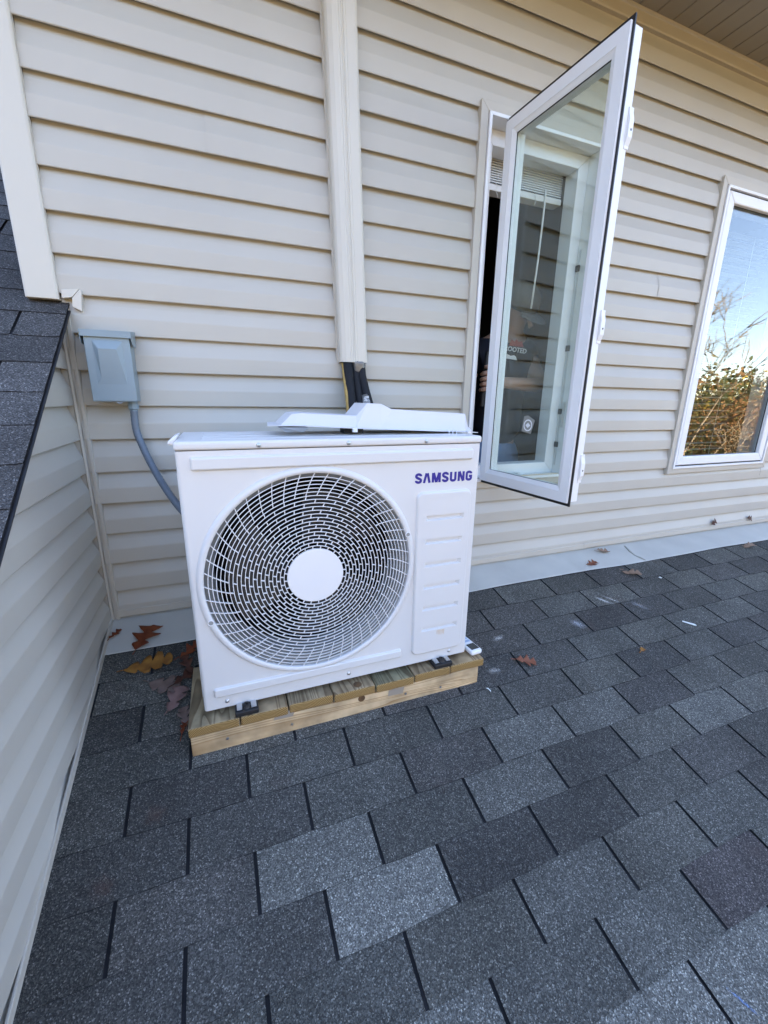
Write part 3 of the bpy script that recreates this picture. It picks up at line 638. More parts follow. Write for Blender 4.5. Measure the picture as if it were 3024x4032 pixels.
for i in range(len(cpts)-1):
    p0, p1, p2, p3 = cpts[max(i-1, 0)], cpts[i], cpts[i+1], cpts[min(i+2, len(cpts)-1)]
    for j in range(16):
        t = j/16; dense.append(.5*((2*p1)+(-p0+p2)*t+(2*p0-5*p1+4*p2-p3)*t*t+(-p0+3*p1-3*p2+p3)*t**3))
m = MB(); m.tube(dense, [.0118+(.0005 if i % 3 == 0 else 0) for i in range(len(dense))], 12); m.build('flexible_conduit', M['conduit'], dis, smooth=True)
# ================================================================== TIMBER PLATFORM
plat = thing('wooden_platform', 'low platform of weathered pine boards under the air conditioner', 'platform')
DT = -.907; PX0, PX1 = -.152, .834; PY0, PY1 = -.640, -.335
bw = (PX1-PX0)/7
TINT = [(1.0, 1.0, .95), (1.06, .98, .9), (.95, .93, .9), (1.04, .98, .92), (.66, .76, .72), (1.0, .93, .86), (1.10, .99, .88)]
for i in range(7):
    x0 = PX0+i*bw+.0016; x1 = x0+bw-.0032; rr = random.Random(i); dz = rr.uniform(-.001, .001); dy = rr.uniform(-.003, .003)
    m = MB(); m.box(x0, x1, PY0+dy, PY1, DT-.030+dz, DT+dz)
    m.v = [p for p in m.v]
    o = m.build('deck_board', [M['wood'], M['woodend']], plat, bevel=.005, seg=3, origin=((x0+x1)/2, (PY0+PY1)/2, DT)); o.color = (*TINT[i], 1)
    for p in o.data.polygons:
        if p.normal.y < -.9: p.material_index = 1
fz0 = roof_z(-.632)+.006
m = MB(); m.prism([(-.147, fz0), (.8135, fz0-.004), (.8135, DT-.0315), (-.147, DT-.0315)], lambda u, v, ww: (u, ww, v), -.634, -.597); m.build('front_joist', M['wood2'], plat, bevel=.003, origin=(.33, -.615, -.96))
m = MB()
for x0 in (-.147, .776): m.prism([(-.596, roof_z(-.596)+.006), (-.42, roof_z(-.42)+.006), (-.42, DT-.0315), (-.596, DT-.0315)], lambda u, v, ww: (ww, u, v), x0, x0+.037)
m.build('side_joist', M['wood2'], plat)
def jp(px, py): return onY(px, py, -.6345)
for (px, py) in ((896, 2908), (1150, 2852), (1597, 2731), (1734, 2705)):
    p = jp(px, py); m = MB(); m.lathe([(.0001, .0012), (.0042, .0012), (.0045, 0)], p, n=12); m.build('deck_screw', M['screw'], plat)
p = jp(1424, 2750); m = MB()
m.lathe([(.0001, .0004), (.012, .0004)], p, n=20); m.build('knot', M['knot'], plat)
p = onZ(1408, 2695, DT+.0004); m = MB(); m.lathe([(.0001, .0004), (.014, .0004)], p, ax=(0, 0, 1), n=20); m.build('knot', M['knot'], plat)
for (px, py, a, b) in ((1120, 2815, .032, .012), (1560, 2722, .030, .014)):
    p = jp(px, py); m = MB(); m.prism([(-a, -b*.8), (a*.8, -b), (a, b*.7), (a*.2, b), (-a*.9, b*.8)], lambda u, v, ww: (p.x+u, p.y+ww, p.z+v+u*.02), -.0004, .0); m.build('dirt_patch', M['patch'], plat)
# ================================================================== AIR CONDITIONER
ac = thing('air_conditioner', 'large white outdoor air conditioner unit with a round fan grille', 'air conditioner')
AX, AY = -.106, -.599; AW, ADEP = .882, .310; ZT, ZLB, ZB = -.108, -.131, -.889
def af(x, z, d=0.): return Vector((AX+x, AY-d, z))            # d: out of the front panel
FX, FZ, FR = .337, -.5035, .3035
m = MB()                                                      # front plate around the fan opening
ang = sorted(set([round(2*math.pi*i/120, 6) for i in range(120)]+[round(math.atan2(zc-FZ, xc-FX) % (2*math.pi), 6) for xc in (.010, AW-.010) for zc in (ZB, ZLB-.001)]))
n = len(ang); vs = []
for a in ang: vs.append(af(FX+FR*math.cos(a), FZ+FR*math.sin(a)))
for a in ang:
    c, s_ = math.cos(a), math.sin(a); ts = []
    if c > 1e-9: ts.append((AW-.010-FX)/c)
    if c < -1e-9: ts.append((.010-FX)/c)
    if s_ > 1e-9: ts.append((ZLB-.001-FZ)/s_)
    if s_ < -1e-9: ts.append((ZB-FZ)/s_)
    t = min(ts); vs.append(af(FX+t*c, FZ+t*s_))
m.add(vs, [(i, (i+1) % n, n+(i+1) % n, n+i) for i in range(n)]); m.build('front_panel', M['ac'], ac)
m = MB(); path = []                                           # wrap-round sides with soft corners
for (cxx, sg, a0, a1) in ((.010, -1, 270, 180), (AW-.010, 1, 270, 360)): pass
left = [(AX+.010-.010*math.sin(R(t)), AY+.010-.010*math.cos(R(t))) for t in range(0, 91, 15)]
right = [(AX+AW-.010+.010*math.sin(R(t)), AY+.010-.010*math.cos(R(t))) for t in range(0, 91, 15)]
for chain in (left+[(AX, AY+ADEP)], right+[(AX+AW, AY+ADEP), (AX, AY+ADEP)]):
    k = len(chain); vs = [(x, y, z) for z in (ZB, ZLB-.001) for x, y in chain]
    m.add(vs, [(i, i+1, k+i+1, k+i) for i in range(k-1)])
m.build('side_panel', M['ac'], ac, smooth=True)
for p in ac.children[-1].data.polygons: p.use_smooth = True
m = MB(); m.box(AX+.004, AX+AW-.004, AY+.004, AY+ADEP-.004, ZB+.002, ZB+.006); m.build('base_pan', M['ac'], ac)
m = MB(); m.box(AX-.002, AX+AW+.002, AY-.003, AY+ADEP+.004, ZLB, ZT); lid = m.build('lid', M['ac'], ac, bevel=.008, seg=4)
m = MB()
for yy in (-.53, -.45, -.37): m.box(AX+.06, AX+AW-.06, yy-.018, yy+.018, ZT-.004, ZT+.0012)
m.build('lid_ridge', M['ac'], ac, bevel=.0025, seg=2)
def rrect(x0, x1, z0, z1, r, inset, n=6):
    x0 += inset; x1 -= inset; z0 += inset; z1 -= inset; r = max(r-inset, .0001); out = []
    for (cx2, cz2, a) in ((x1-r, z0+r, -90), (x1-r, z1-r, 0), (x0+r, z1-r, 90), (x0+r, z0+r, 180)):
        for i in range(n+1): t = R(a+90*i/n); out.append((cx2+r*math.cos(t), cz2+r*math.sin(t)))
    return out
def emboss(name, x0, x1, z0, z1, r, h, sl, holes=None):
    m = MB(); a = rrect(x0, x1, z0, z1, r, 0); b = rrect(x0, x1, z0, z1, r, sl*.5); c = rrect(x0, x1, z0, z1, r, sl); n = len(a)
    vs = [af(x, z, .0) for x, z in a]+[af(x, z, h*.8) for x, z in b]+[af(x, z, h) for x, z in c]
    m.add(vs, [(i, (i+1) % n, n+(i+1) % n, n+i) for i in range(n)]+[(n+i, n+(i+1) % n, 2*n+(i+1) % n, 2*n+i) for i in range(n)])
    if not holes: m.add([af(x, z, h) for x, z in c], [tuple(range(n))])
    else:
        inn = rrect(x0, x1, z0, z1, r, r); rct = rrect(x0, x1, z0, z1, r, r-.0002)
        vs = [af(x, z, h) for x, z in c]+[af(x, z, h) for x, z in rct]
        m.add(vs, [(i, (i+1) % n, n+(i+1) % n, n+i) for i in range(n)])
        xa, xb = x0+r, x1-r; hx0, hx1 = holes[0][0], holes[0][1]
        zs = [z0+r]+[q for hh in sorted(holes, key=lambda t: t[2]) for q in (hh[2], hh[3])]+[z1-r]
        for j in range(len(zs)-1):
            segs = [(xa, hx0), (hx1, xb)]+([(hx0, hx1)] if j % 2 == 0 else [])
            for (p, q) in segs: m.add([af(p, zs[j], h), af(q, zs[j], h), af(q, zs[j+1], h), af(p, zs[j+1], h)], [(0, 1, 2, 3)])
            if j % 2 == 1:
                e = .0042; f = [(hx0+.012, zs[j]+e), (hx1-.012, zs[j]+e), (hx1-.012, zs[j+1]-e*.5), (hx0+.012, zs[j+1]-e*.5)]; g = [(hx0, zs[j]), (hx1, zs[j]), (hx1, zs[j+1]), (hx0, zs[j+1])]
                m.add([af(*t, h) for t in g]+[af(*t, h-.0095) for t in f], [(i, (i+1) % 4, 4+(i+1) % 4, 4+i) for i in range(4)]+[(4, 5, 6, 7)])
    return m.build(name, M['ac'], ac)
emboss('pressed_band', .032, .853, -.182, -.146, .007, .009, .006)
slots = [(.692, .830, z-.0085, z+.0085) for z in (-.363, -.442, -.521, -.600, -.679, -.757)]
emboss('service_panel', .660, .857, -.855, -.277, .022, .009, .0065, slots)
emboss('pressed_band', .030, .623, -.849, -.8185, .007, .008, .005)
fc = af(FX, FZ)
m = MB(); m.lathe([(.3225, 0), (.3190, .0055), (.3150, .0085), (.3090, .0085), (.3040, .0070), (.3030, .0050), (.3030, -.012)], fc, n=128); m.build('fan_bezel', M['ac'], ac, smooth=True)
m = MB(); m.lathe([(.3032, -.010), (.300, -.018), (.291, -.026), (.282, -.042), (.279, -.060), (.278, -.115)], fc, n=96); m.build('fan_shroud', M['shroud'], ac, smooth=True)
m = MB(); m.disc(af(FX, FZ, -.118), .282); m.build('shade_disc', M['black'], ac)  # black disc painted in for the shade behind the fan
for b_ in range(3):                                           # fan blades behind the grille
    m = MB(); a0 = b_*2*math.pi/3+.5; vs = []; nn = 10
    for i in range(nn+1):
        t = i/nn; aa = a0+t*1.35
        for r_ in (.07, .15, .245): vs.append(af(FX+r_*math.cos(aa-(r_-.07)*1.2), FZ+r_*math.sin(aa-(r_-.07)*1.2), -.10+.055*t*(.5+r_*2)))
    m.add(vs, [(i*3+j, (i+1)*3+j, (i+1)*3+j+1, i*3+j+1) for i in range(nn) for j in range(2)]); m.build('fan_blade', M['blade'], ac, smooth=True)
NR = 21; RH = .0815; DR = (FR-.0005-RH)/NR
def dome(r): return .0035+.0075*(1-((r-RH)/(FR-RH))**2)
m = MB()
for i in range(1, NR):                                        # concentric rings
    r_ = RH+DR*i; dd = dome(r_); h = .00095; m.lathe([(r_-h, dd-.0002), (r_-h*.5, dd), (r_+h*.5, dd), (r_+h, dd-.0004), (r_+h*.6, dd-.0042), (r_-h*.6, dd-.0042)], fc, n=110, closed=True)
def bar(r0, r1, a0, a1, w_):
    p0 = Vector((math.cos(a0), math.sin(a0)))*r0; p1 = Vector((math.cos(a1), math.sin(a1)))*r1; dv = (p1-p0).normalized(); nv = Vector((-dv.y, dv.x))*w_
    vs = []
    for dpt, ww in ((-.0010, 1), (-.0055, 1.1)):
        for p, r_ in ((p0, r0), (p1, r1)):
            for sg in (1, -1): q = p+nv*sg*ww; vs.append(af(FX+q.x, FZ+q.y, dome(r_)+dpt))
    m.add(vs, [(0, 1, 3, 2), (4, 6, 7, 5), (0, 2, 6, 4), (1, 5, 7, 3), (0, 4, 5, 1), (2, 3, 7, 6)])
SWIRL = R(1.05)
for row in range(NR):                                         # row 0 touches the rim, row 20 the hub
    r1 = FR-DR*row-.0005; r0 = r1-DR
    if row < 6:
        for k in range(48): a = R(88.7)+k*R(7.5)+SWIRL*row; bar(r0, r1, a+SWIRL, a, .0009)
    else:
        for k in range(24): a = R(88.7)+k*R(15)+SWIRL*row*.95+(row % 2)*R(7.5); bar(r0, r1, a+SWIRL*.9, a, .0011)
m.build('fan_grille', M['acwhite'], ac)
m = MB(); hd = dome(RH); m.lathe([(RH+.0013, hd-.008), (RH+.0013, hd-.001), (RH, hd), (.04, hd+.0006), (.0001, hd+.0008)], fc, n=72); m.build('grille_hub', M['acwhite'], ac, smooth=False)
for (x, z) in ((.631, -.409), (.042, -.603)):
    m = MB(); m.lathe([(.0085, .0075), (.0085, .0100), (.0065, .0100), (.0062, .002)], af(x, z), n=16); m.build('screw_boss', M['acwhite'], ac, smooth=True)
    m = MB(); m.disc(af(x, z, .0093), .0064, n=12); m.build('boss_hole', M['shroud'], ac)
for (x, z, d) in ((.199, -.1205, .003), (.442, -.1205, .003), (.685, -.1205, .003), (.064, -.869, 0), (.438, -.869, 0), (.811, -.869, 0)):
    m = MB(); m.lathe([(.0001, .0042), (.0026, .0036), (.0046, .0016), (.0062, .0012), (.0062, 0)], af(x, z, d), n=14); m.build('screw', M['screw'], ac, smooth=True)
# side handles and lid edges
hp = [onY(640+a*.3617, 1650+b*.3617, AY+.06) for a, b in ((168, 172), (110, 195), (60, 240), (45, 275), (70, 285), (112, 290), (135, 250))]
m = MB(); nn = len(hp); m.add([p for p in hp]+[p+Vector((0, .09, 0)) for p in hp], [tuple(range(nn)), tuple(range(2*nn-1, nn-1, -1))]+[(i, (i+1) % nn, nn+(i+1) % nn, nn+i) for i in range(nn)])
m.build('side_handle', M['acwhite'], ac, bevel=.004, seg=3)
m = MB(); m.add([(AX+AW-.003, AY+.05, -.352), (AX+AW-.003, AY+.05, -.398), (AX+AW+.030, AY+.09, -.370), (AX+AW-.003, AY+.16, -.352), (AX+AW-.003, AY+.16, -.398), (AX+AW+.030, AY+.14, -.370)], [(0, 1, 2), (5, 4, 3), (0, 2, 5, 3), (1, 4, 5, 2), (0, 3, 4, 1)])
m.build('valve_bracket', M['boxgrey'], ac, bevel=.003)
m = MB(); m.box(AX-.003, AX+.0, AY+.03, AY+ADEP-.02, -.86, -.19); m.build('side_cover', M['ac'], ac, bevel=.0012)
# feet: pressed steel brackets bolted to rubber pads
for (fx, ww) in ((.083, .066), (.738, .070)):
    py0 = AY-.037
    m = MB(); m.box(AX+fx, AX+fx+ww, py0, AY+.05, DT+.0012, DT+.0165); m.build('rubber_pad', M['rubber'], ac, bevel=.003)
    m = MB()
    for s_ in (.005, ww-.021): m.prism([(py0+.010, DT+.0168), (py0+.008, DT+.0200), (py0+.030, DT+.0215), (AY+.03, ZB+.004), (AY+.045, ZB+.004), (AY+.045, DT+.0168)], lambda u, v, wq: (wq, u, v), AX+fx+s_, AX+fx+s_+.016)
    m.build('foot_bracket', M['steel'], ac, bevel=.0015)
    m = MB(); m.lathe([(.0001, .006), (.004, .006), (.004, .010), (.010, .009), (.012, .003), (.014, 0)], (AX+fx+ww/2, py0+.022, DT+.0165), ax=(0, 0, 1), n=14); m.build('foot_bolt', M['rubber'], ac)
# rusty drip below the lowest slot
m = MB(); rr = random.Random(5)
rust = mat('rust_drip', (.62, .47, .33), .6)
for i in range(6):
    x = .752+i*.0052; h = rr.uniform(.008, .022); m.prism([(x, -.770), (x+.0032, -.770), (x+.0026, -.770-h), (x+.001, -.770-h*.9)], lambda u, v, wq: af(u, v, wq), .0091, .0094)
m.build('rust_stain', rust, ac)
# maker's lettering
def ribbon(m, pts, w_, d0, fn):
    n = len(pts); L_, R_ = [], []
    for i in range(n):
        a = Vector(pts[max(i-1, 0)]); b = Vector(pts[i]); c = Vector(pts[min(i+1, n-1)])
        t1 = (b-a).normalized() if i > 0 else (c-b).normalized(); t2 = (c-b).normalized() if i < n-1 else t1
        nn_ = (Vector((-t1.y, t1.x))+Vector((-t2.y, t2.x))).normalized(); k = w_/2/max(.5, nn_.dot(Vector((-t1.y, t1.x))))
        L_.append(b+nn_*k); R_.append(b-nn_*k)
    vs = [fn(p.x, p.y, d) for d in (0, d0) for side_ in (L_, R_) for p in side_]
    fs = []
    for i in range(n-1): fs += [(i, i+1, n+i+1, n+i), (2*n+i, 3*n+i, 3*n+i+1, 2*n+i+1), (i, 2*n+i, 2*n+i+1, i+1), (n+i, n+i+1, 3*n+i+1, 3*n+i)]
    m.add(vs, fs)
def arc(cx2, cy2, rx, ry, a0, a1, n=8): return [(cx2+rx*math.cos(R(a0+(a1-a0)*i/n)), cy2+ry*math.sin(R(a0+(a1-a0)*i/n))) for i in range(n+1)]
def letters():
    S = [arc(.33, .755, .235, .165, 0, 180)+arc(.33, .66, .235, .10, 180, 232, 3)+arc(.33, .37, .235, .10, 52, 0, 3)+arc(.33, .245, .235, .165, 0, -180)]
    S = [arc(.33, .75, .235, .165, -12, 180, 9)+[(.10, .67), (.17, .585), (.33, .50), (.49, .415), (.56, .33)]+arc(.33, .25, .235, .165, 0, -192, 9)]
    Lm = [[(.07, 0), (.30, 1.0)], [(.63, 0), (.40, 1.0)]]
    Mm = [[(.11, 0), (.11, 1)], [(.79, 0), (.79, 1)], [(.17, 1), (.45, .02)], [(.73, 1), (.45, .02)]]
    U = [[(.11, 1), (.11, .27)]+arc(.34, .25, .23, .165, 180, 360, 9)+[(.57, .27), (.57, 1)]]
    N = [[(.11, 0), (.11, 1)], [(.60, 0), (.60, 1)], [(.14, 1), (.57, 0)]]
    G = [arc(.33, .75, .235, .165, -8, 180, 9)+[(.095, .5)]+arc(.33, .25, .235, .165, 180, 360, 9)+[(.565, .46), (.34, .46)]]
    return [(S, .68), (Lm, .72), (Mm, .92), (S, .68), (U, .70), (N, .73), (G, .68)]
x = .6535; lw = sum(w_ for _, w_ in letters())+6*.13; sc = .203/lw; hcap = .0305
for strokes, wl in letters():
    m = MB()
    for si, st in enumerate(strokes):
        clipd = [(x+px_*sc, -.2495+py_*hcap) for px_, py_ in st]
        ribbon(m, clipd, .0078, .0006+.00025*si, lambda u, v, d: af(u, v, d+.0001*si))
    m.build('logo_letter', M['blue'], ac); x += (wl+.13)*sc
# ================================================================== COVER LYING ON TOP OF THE UNIT
cv = thing('loose_access_cover', 'white moulded valve cover lying loose on top of the air conditioner', 'cover')
kc = 850/1659
def cvp(a, b, y): return onY(1050+a*kc, 1400+b*kc, y)
yF, yB = -.50, -.33
front = [(60, 541), (190, 541), (640, 556), (1200, 575), (1560, 586)]
m = MB()
stations = [(95, 541, 540), (195, 536, 447), (265, 537, 441), (545, 550, 455), (690, 556, 461), (770, 559, 366), (880, 563, 371), (960, 566, 411), (1250, 576, 430), (1525, 584, 447), (1548, 585, 548), (1580, 586, 584)]
rows = []
for i, (a, bb, tt) in enumerate(stations):
    pb = cvp(a, bb, yF); pt = cvp(a, tt, yF+.022)
    pt2 = Vector((pt.x, yB-.02, pt.z)); pb2 = Vector((pb.x, yB, pb.z))
    rows += [pb, pt, pt2, pb2]
nS = len(stations)
m.add(rows, [(i*4+j, (i+1)*4+j, (i+1)*4+j+1, i*4+j+1) for i in range(nS-1) for j in range(3)]+[(0, 1, 2, 3), tuple((nS-1)*4+j for j in (3, 2, 1, 0))])
m.build('shell', M['cover'], cv, bevel=.002)
m = MB(); fl = [cvp(5, 540, yF-.006), cvp(190, 536, yF-.012), cvp(640, 556, yF-.010), cvp(1625, 590, yF-.006)]; bk = [Vector((fl[0].x+.02, yB+.01, fl[0].z)), Vector((fl[1].x, yB+.012, fl[1].z)), Vector((fl[2].x, yB+.012, fl[2].z)), Vector((fl[3].x-.01, yB+.01, fl[3].z))]
vs = fl+bk+[p-Vector((0, 0, .0016)) for p in fl+bk]
m.add(vs, [(0, 1, 5, 4), (1, 2, 6, 5), (2, 3, 7, 6), (8, 12, 13, 9), (9, 13, 14, 10), (10, 14, 15, 11)]+[(0, 8, 9, 1), (1, 9, 10, 2), (2, 10, 11, 3), (4, 5, 13, 12), (5, 6, 14, 13), (6, 7, 15, 14), (0, 4, 12, 8), (3, 11, 15, 7)])
m.build('flange', M['cover'], cv)
b0 = cvp(90, 548, yF+.0); m = MB(); p4 = [cvp(95, 552, yF), cvp(150, 588, yF), cvp(285, 588, yF+.02), cvp(325, 552, yF+.02)]; m.add(p4+[p+Vector((0, .05, 0)) for p in p4], [(0, 1, 2, 3), (7, 6, 5, 4), (0, 4, 5, 1), (1, 5, 6, 2), (2, 6, 7, 3), (3, 7, 4, 0)]); m.build('support_bracket', M['steel'], cv)
for a in (640, 700): pc = cvp(a, 580, yF+.03); m = MB(); m.box(pc.x-.018, pc.x+.018, pc.y, pc.y+.05, ZT+.0032, pc.z+.012); m.build('foam_pad', M['rubber'], cv)
for a in (1403, 1431, 1460):
    p = cvp(a, 588, yF-.014); m = MB(); m.tube([p+Vector((0, 0, -.011)), p+Vector((0, 0, .006))], .0016, 8); m.tube([p+Vector((0, 0, .005)), p+Vector((0, 0, .007))], .0034, 8); m.build('clip_pin', M['acwhite'], cv)
pc = cvp(1555, 597, yF-.01); m = MB(); m.box(pc.x-.006, pc.x+.006, pc.y-.004, pc.y+.01, ZT+.0005, pc.z+.006); m.build('corner_tab', M['acwhite'], cv)
pc = cvp(680, 566, yF-.012); m = MB(); m.box(pc.x-.007, pc.x+.007, pc.y-.004, pc.y+.01, pc.z-.009, pc.z+.003); m.build('corner_tab', M['acwhite'], cv, bevel=.001)
# ================================================================== REMOTE CONTROL
rem = thing('remote_control', 'white remote control with a dark screen lying on the platform corner', 'remote control')
ra, rb = onZ(1842, 2535, DT+.016), onZ(1868, 2580, DT+.016); rc = onZ(1866, 2556, DT+.010)
rdir = Vector((.10, -1, 0)).normalized(); rsd = Vector((rdir.y*-1, rdir.x, 0))
rc = Vector((.812, -.560, DT+.0125))
m = MB(); m.obox(rc, (rsd, rdir, (0, 0, 1)), (.024, .055, .010)); m.build('case', M['white'], rem, bevel=.008, seg=4)
m = MB(); m.obox(rc+rdir*.026+Vector((0, 0, .0102)), (rsd, rdir, (0, 0, 1)), (.017, .018, .0006)); m.build('display', M['screen'], rem)
m = MB(); m.obox(rc-rdir*.012+Vector((0, 0, .0102)), (rsd, rdir, (0, 0, 1)), (.015, .006, .0006)); m.build('button', M['keys'], rem)
for i in (-1, 0, 1): m = MB(); m.obox(rc-rdir*.030+rsd*.011*i+Vector((0, 0, .0102)), (rsd, rdir, (0, 0, 1)), (.004, .005, .0008)); m.build('button', M['keys'], rem)
# ================================================================== FALLEN LEAVES
LM_ = dict(rust=leaf_mat('rust_leaf', (.13, .022, .006), (.22, .05, .015)), ochre=leaf_mat('ochre_leaf', (.34, .15, .03), (.22, .085, .02)), grey=leaf_mat('grey_leaf', (.13, .085, .07), (.20, .135, .115)),
           pink=leaf_mat('pinkish_leaf', (.22, .13, .12), (.16, .09, .08)), tan=leaf_mat('tan_leaf', (.30, .19, .13), (.22, .13, .085)), dark=leaf_mat('dark_leaf', (.05, .014, .008), (.09, .03, .015)), brick=leaf_mat('brick_leaf', (.26, .085, .045), (.16, .045, .025)))
def leaf(label, material, px, py, length, rot, curl=.012, lobes=4, wid=.36, tilt=0., plane='roof', h=.012, seed=0):
    spiky = any(k in material.name for k in ('rust', 'dark', 'brick'))
    rnd = random.Random(seed+int(px)); n = lobes*10; m = MB(); vs = []; asym = rnd.uniform(-.06, .06)
    for i in range(n+1):
        t = i/n; env = math.sin(math.pi*min(1, t*.97+.03))**.6*(.62+.5*t)
        ph = (t*lobes*.999) % 1.0; q_ = abs(2*ph-1); lob = (.20+.80*(1-q_)**1.0) if spiky else (.24+.76*(1-q_**3.2))
        wl = wid*length*env*lob*rnd.uniform(.9, 1.08); ph2 = ((t+asym)*lobes*.999) % 1.0; q2_ = abs(2*ph2-1); lob2 = (.20+.80*(1-q2_)**1.0) if spiky else (.24+.76*(1-q2_**3.2)); wr = wid*length*env*lob2*rnd.uniform(.94, 1.06)
        sweep = .28
        zc = curl*(math.sin(t*3.3+seed)*.6)
        for wv in (-wl, -wl*.5, 0, wr*.5, wr):
            xx = (t-.5)*length+abs(wv)*sweep; vs.append((xx, wv, zc+curl*(abs(wv)/(wid*length))**2*(1.2 if wv < 0 else .8)*(1+.6*math.sin(7*t+seed))))
    m.add(vs, [(i*5+j, (i+1)*5+j, (i+1)*5+j+1, i*5+j+1) for i in range(n) for j in range(4)])
    st = [(-.5*length-q, .004*length*math.sin(q*30), curl*.3) for q in (0, .010, .020)]
    if plane == 'roof': m.tube(st, .0009, 5)
    zmin = min(v[2] for v in m.v)
    o = m.build('oak_leaf', material, None, smooth=True)
    sd = o.modifiers.new('thick', 'SOLIDIFY'); sd.thickness = .0006; sd.offset = 1
    if plane == 'roof':
        p = onRoof(px, py, h-zmin); base = Rroof.to_4x4()
    else: p = onY(px, py, plane); base = Matrix.Rotation(R(70), 4, 'X')
    o.matrix_world = Matrix.Translation(p) @ base @ Matrix.Rotation(R(rot), 4, 'Z') @ Matrix.Rotation(R(tilt), 4, 'Y')
    tag(o, label, 'leaf', 'fallen oak leaves'); return o
s6 = .6076
leaf('dark red brown oak leaf on the flashing beside the side wall corner channel', LM_['rust'], 940*s6, 2300+340*s6, .135, 70, .010, 3, .46, h=.014, seed=1)
leaf('rust leaf scrap tucked against the side wall channel', LM_['rust'], 746*s6, 2300+320*s6, .06, 60, .008, 3, .30, h=.014, seed=2)
leaf('yellow ochre oak leaf lying just below the flashing left of the platform', LM_['ochre'], 965*s6, 2300+515*s6, .150, 8, .010, 4, .32, h=.009, seed=3)
leaf('grey brown oak leaf above the pinkish leaf left of the platform', LM_['grey'], 1062*s6, 2300+652*s6, .105, -28, .008, 3, .42, h=.009, seed=4)
leaf('pinkish brown oak leaf touching the grey one left of the platform', LM_['pink'], 1142*s6, 2300+738*s6, .088, 62, .010, 3, .42, h=.010, seed=5)
leaf('dull brown leaf half under the left end of the platform', LM_['grey'], 1197*s6, 2300+858*s6, .07, 100, .012, 3, .32, h=.009, seed=6)
leaf('small rust leaf by the front corner of the platform', LM_['rust'], 1192*s6, 2300+928*s6, .05, 80, .012, 3, .30, h=.009, seed=7)
leaf('dark red leaf behind the platform corner touching the flashing', LM_['rust'], 1226*s6, 2300+425*s6, .085, 40, .014, 3, .38, h=.010, seed=10)
leaf('blackish damp leaf between the ochre leaf and the platform', LM_['dark'], 1214*s6, 2300+520*s6, .080, 110, .014, 3, .36, h=.010, seed=11)
leaf('blackish damp leaf between the grey leaf and the platform', LM_['dark'], 1206*s6, 2300+605*s6, .085, 30, .014, 3, .36, h=.011, seed=13)
R6 = lambda a, b: (2016+a*s6, 1200+b*s6)
leaf('curled pale tan oak leaf at the top of the flashing below the windows', LM_['tan'], *R6(590, 1592), .085, -8, .016, 3, .30, h=.014, seed=21)
leaf('brown oak leaf in the middle of the flashing', LM_['brick'], *R6(520, 1672), .072, 10, .012, 3, .46, h=.014, seed=22)
leaf('tan oak leaf on the shingles touching the flashing edge', LM_['tan'], *R6(778, 1735), .092, -38, .014, 3, .36, h=.010, seed=23)
leaf('tan oak leaf on the shingles far along the flashing', LM_['tan'], *R6(1538, 1563), .085, -10, .014, 3, .34, h=.010, seed=24)
leaf('dark red leaf stuck upright in the base channel below the closed window', LM_['dark'], *R6(1307, 1410), .058, 25, .006, 2, .52, plane=-.028, seed=25)
leaf('dark red leaf standing in the base channel further along the wall', LM_['dark'], *R6(1540, 1382), .058, -15, .006, 2, .50, plane=-.028, seed=26)
leaf('brick red oak leaf alone on the shingles right of the platform', LM_['brick'], 2016+92*s6, 2000+988*s6, .085, -20, .010, 3, .42, h=.010, seed=27)
leaf('tiny orange leaf scrap on the open shingles', LM_['ochre'], 2016+845*s6, 2000+917*s6, .026, 20, .004, 2, .5, h=.008, seed=28)
# chips and chalk marks
def chip(label, px, py, pts, material, name='plastic_chip'):
    m = MB(); p = onRoof(px, py, .0075)
    vs = [p+Rroof @ Vector((a, b, c)) for c in (0, .0018) for a, b in pts]; n = len(pts)
    m.add(vs, [tuple(range(n-1, -1, -1)), tuple(range(n, 2*n))]+[(i, (i+1) % n, n+(i+1) % n, n+i) for i in range(n)]); return tag(m.build(name, material), label, 'debris')
chip('long white plastic sliver on the open shingles', 2016+1150*s6, 2000+748*s6, [(-.026, .018), (-.020, .022), (.022, -.012), (.020, -.021), (.012, -.019)], M['chalk'])
chip('small white chip below the flashing', 2016+960*s6, 2000+452*s6, [(-.008, .004), (.004, .006), (.010, -.004), (.0, -.006)], M['chalk'])
chip('tiny curved white chip beside the platform corner', 1400+1450*.3617, 2350+1015*.3617, [(-.006, .010), (.002, .008), (.006, -.004), (.003, -.010), (.001, .002)], M['chalk'])
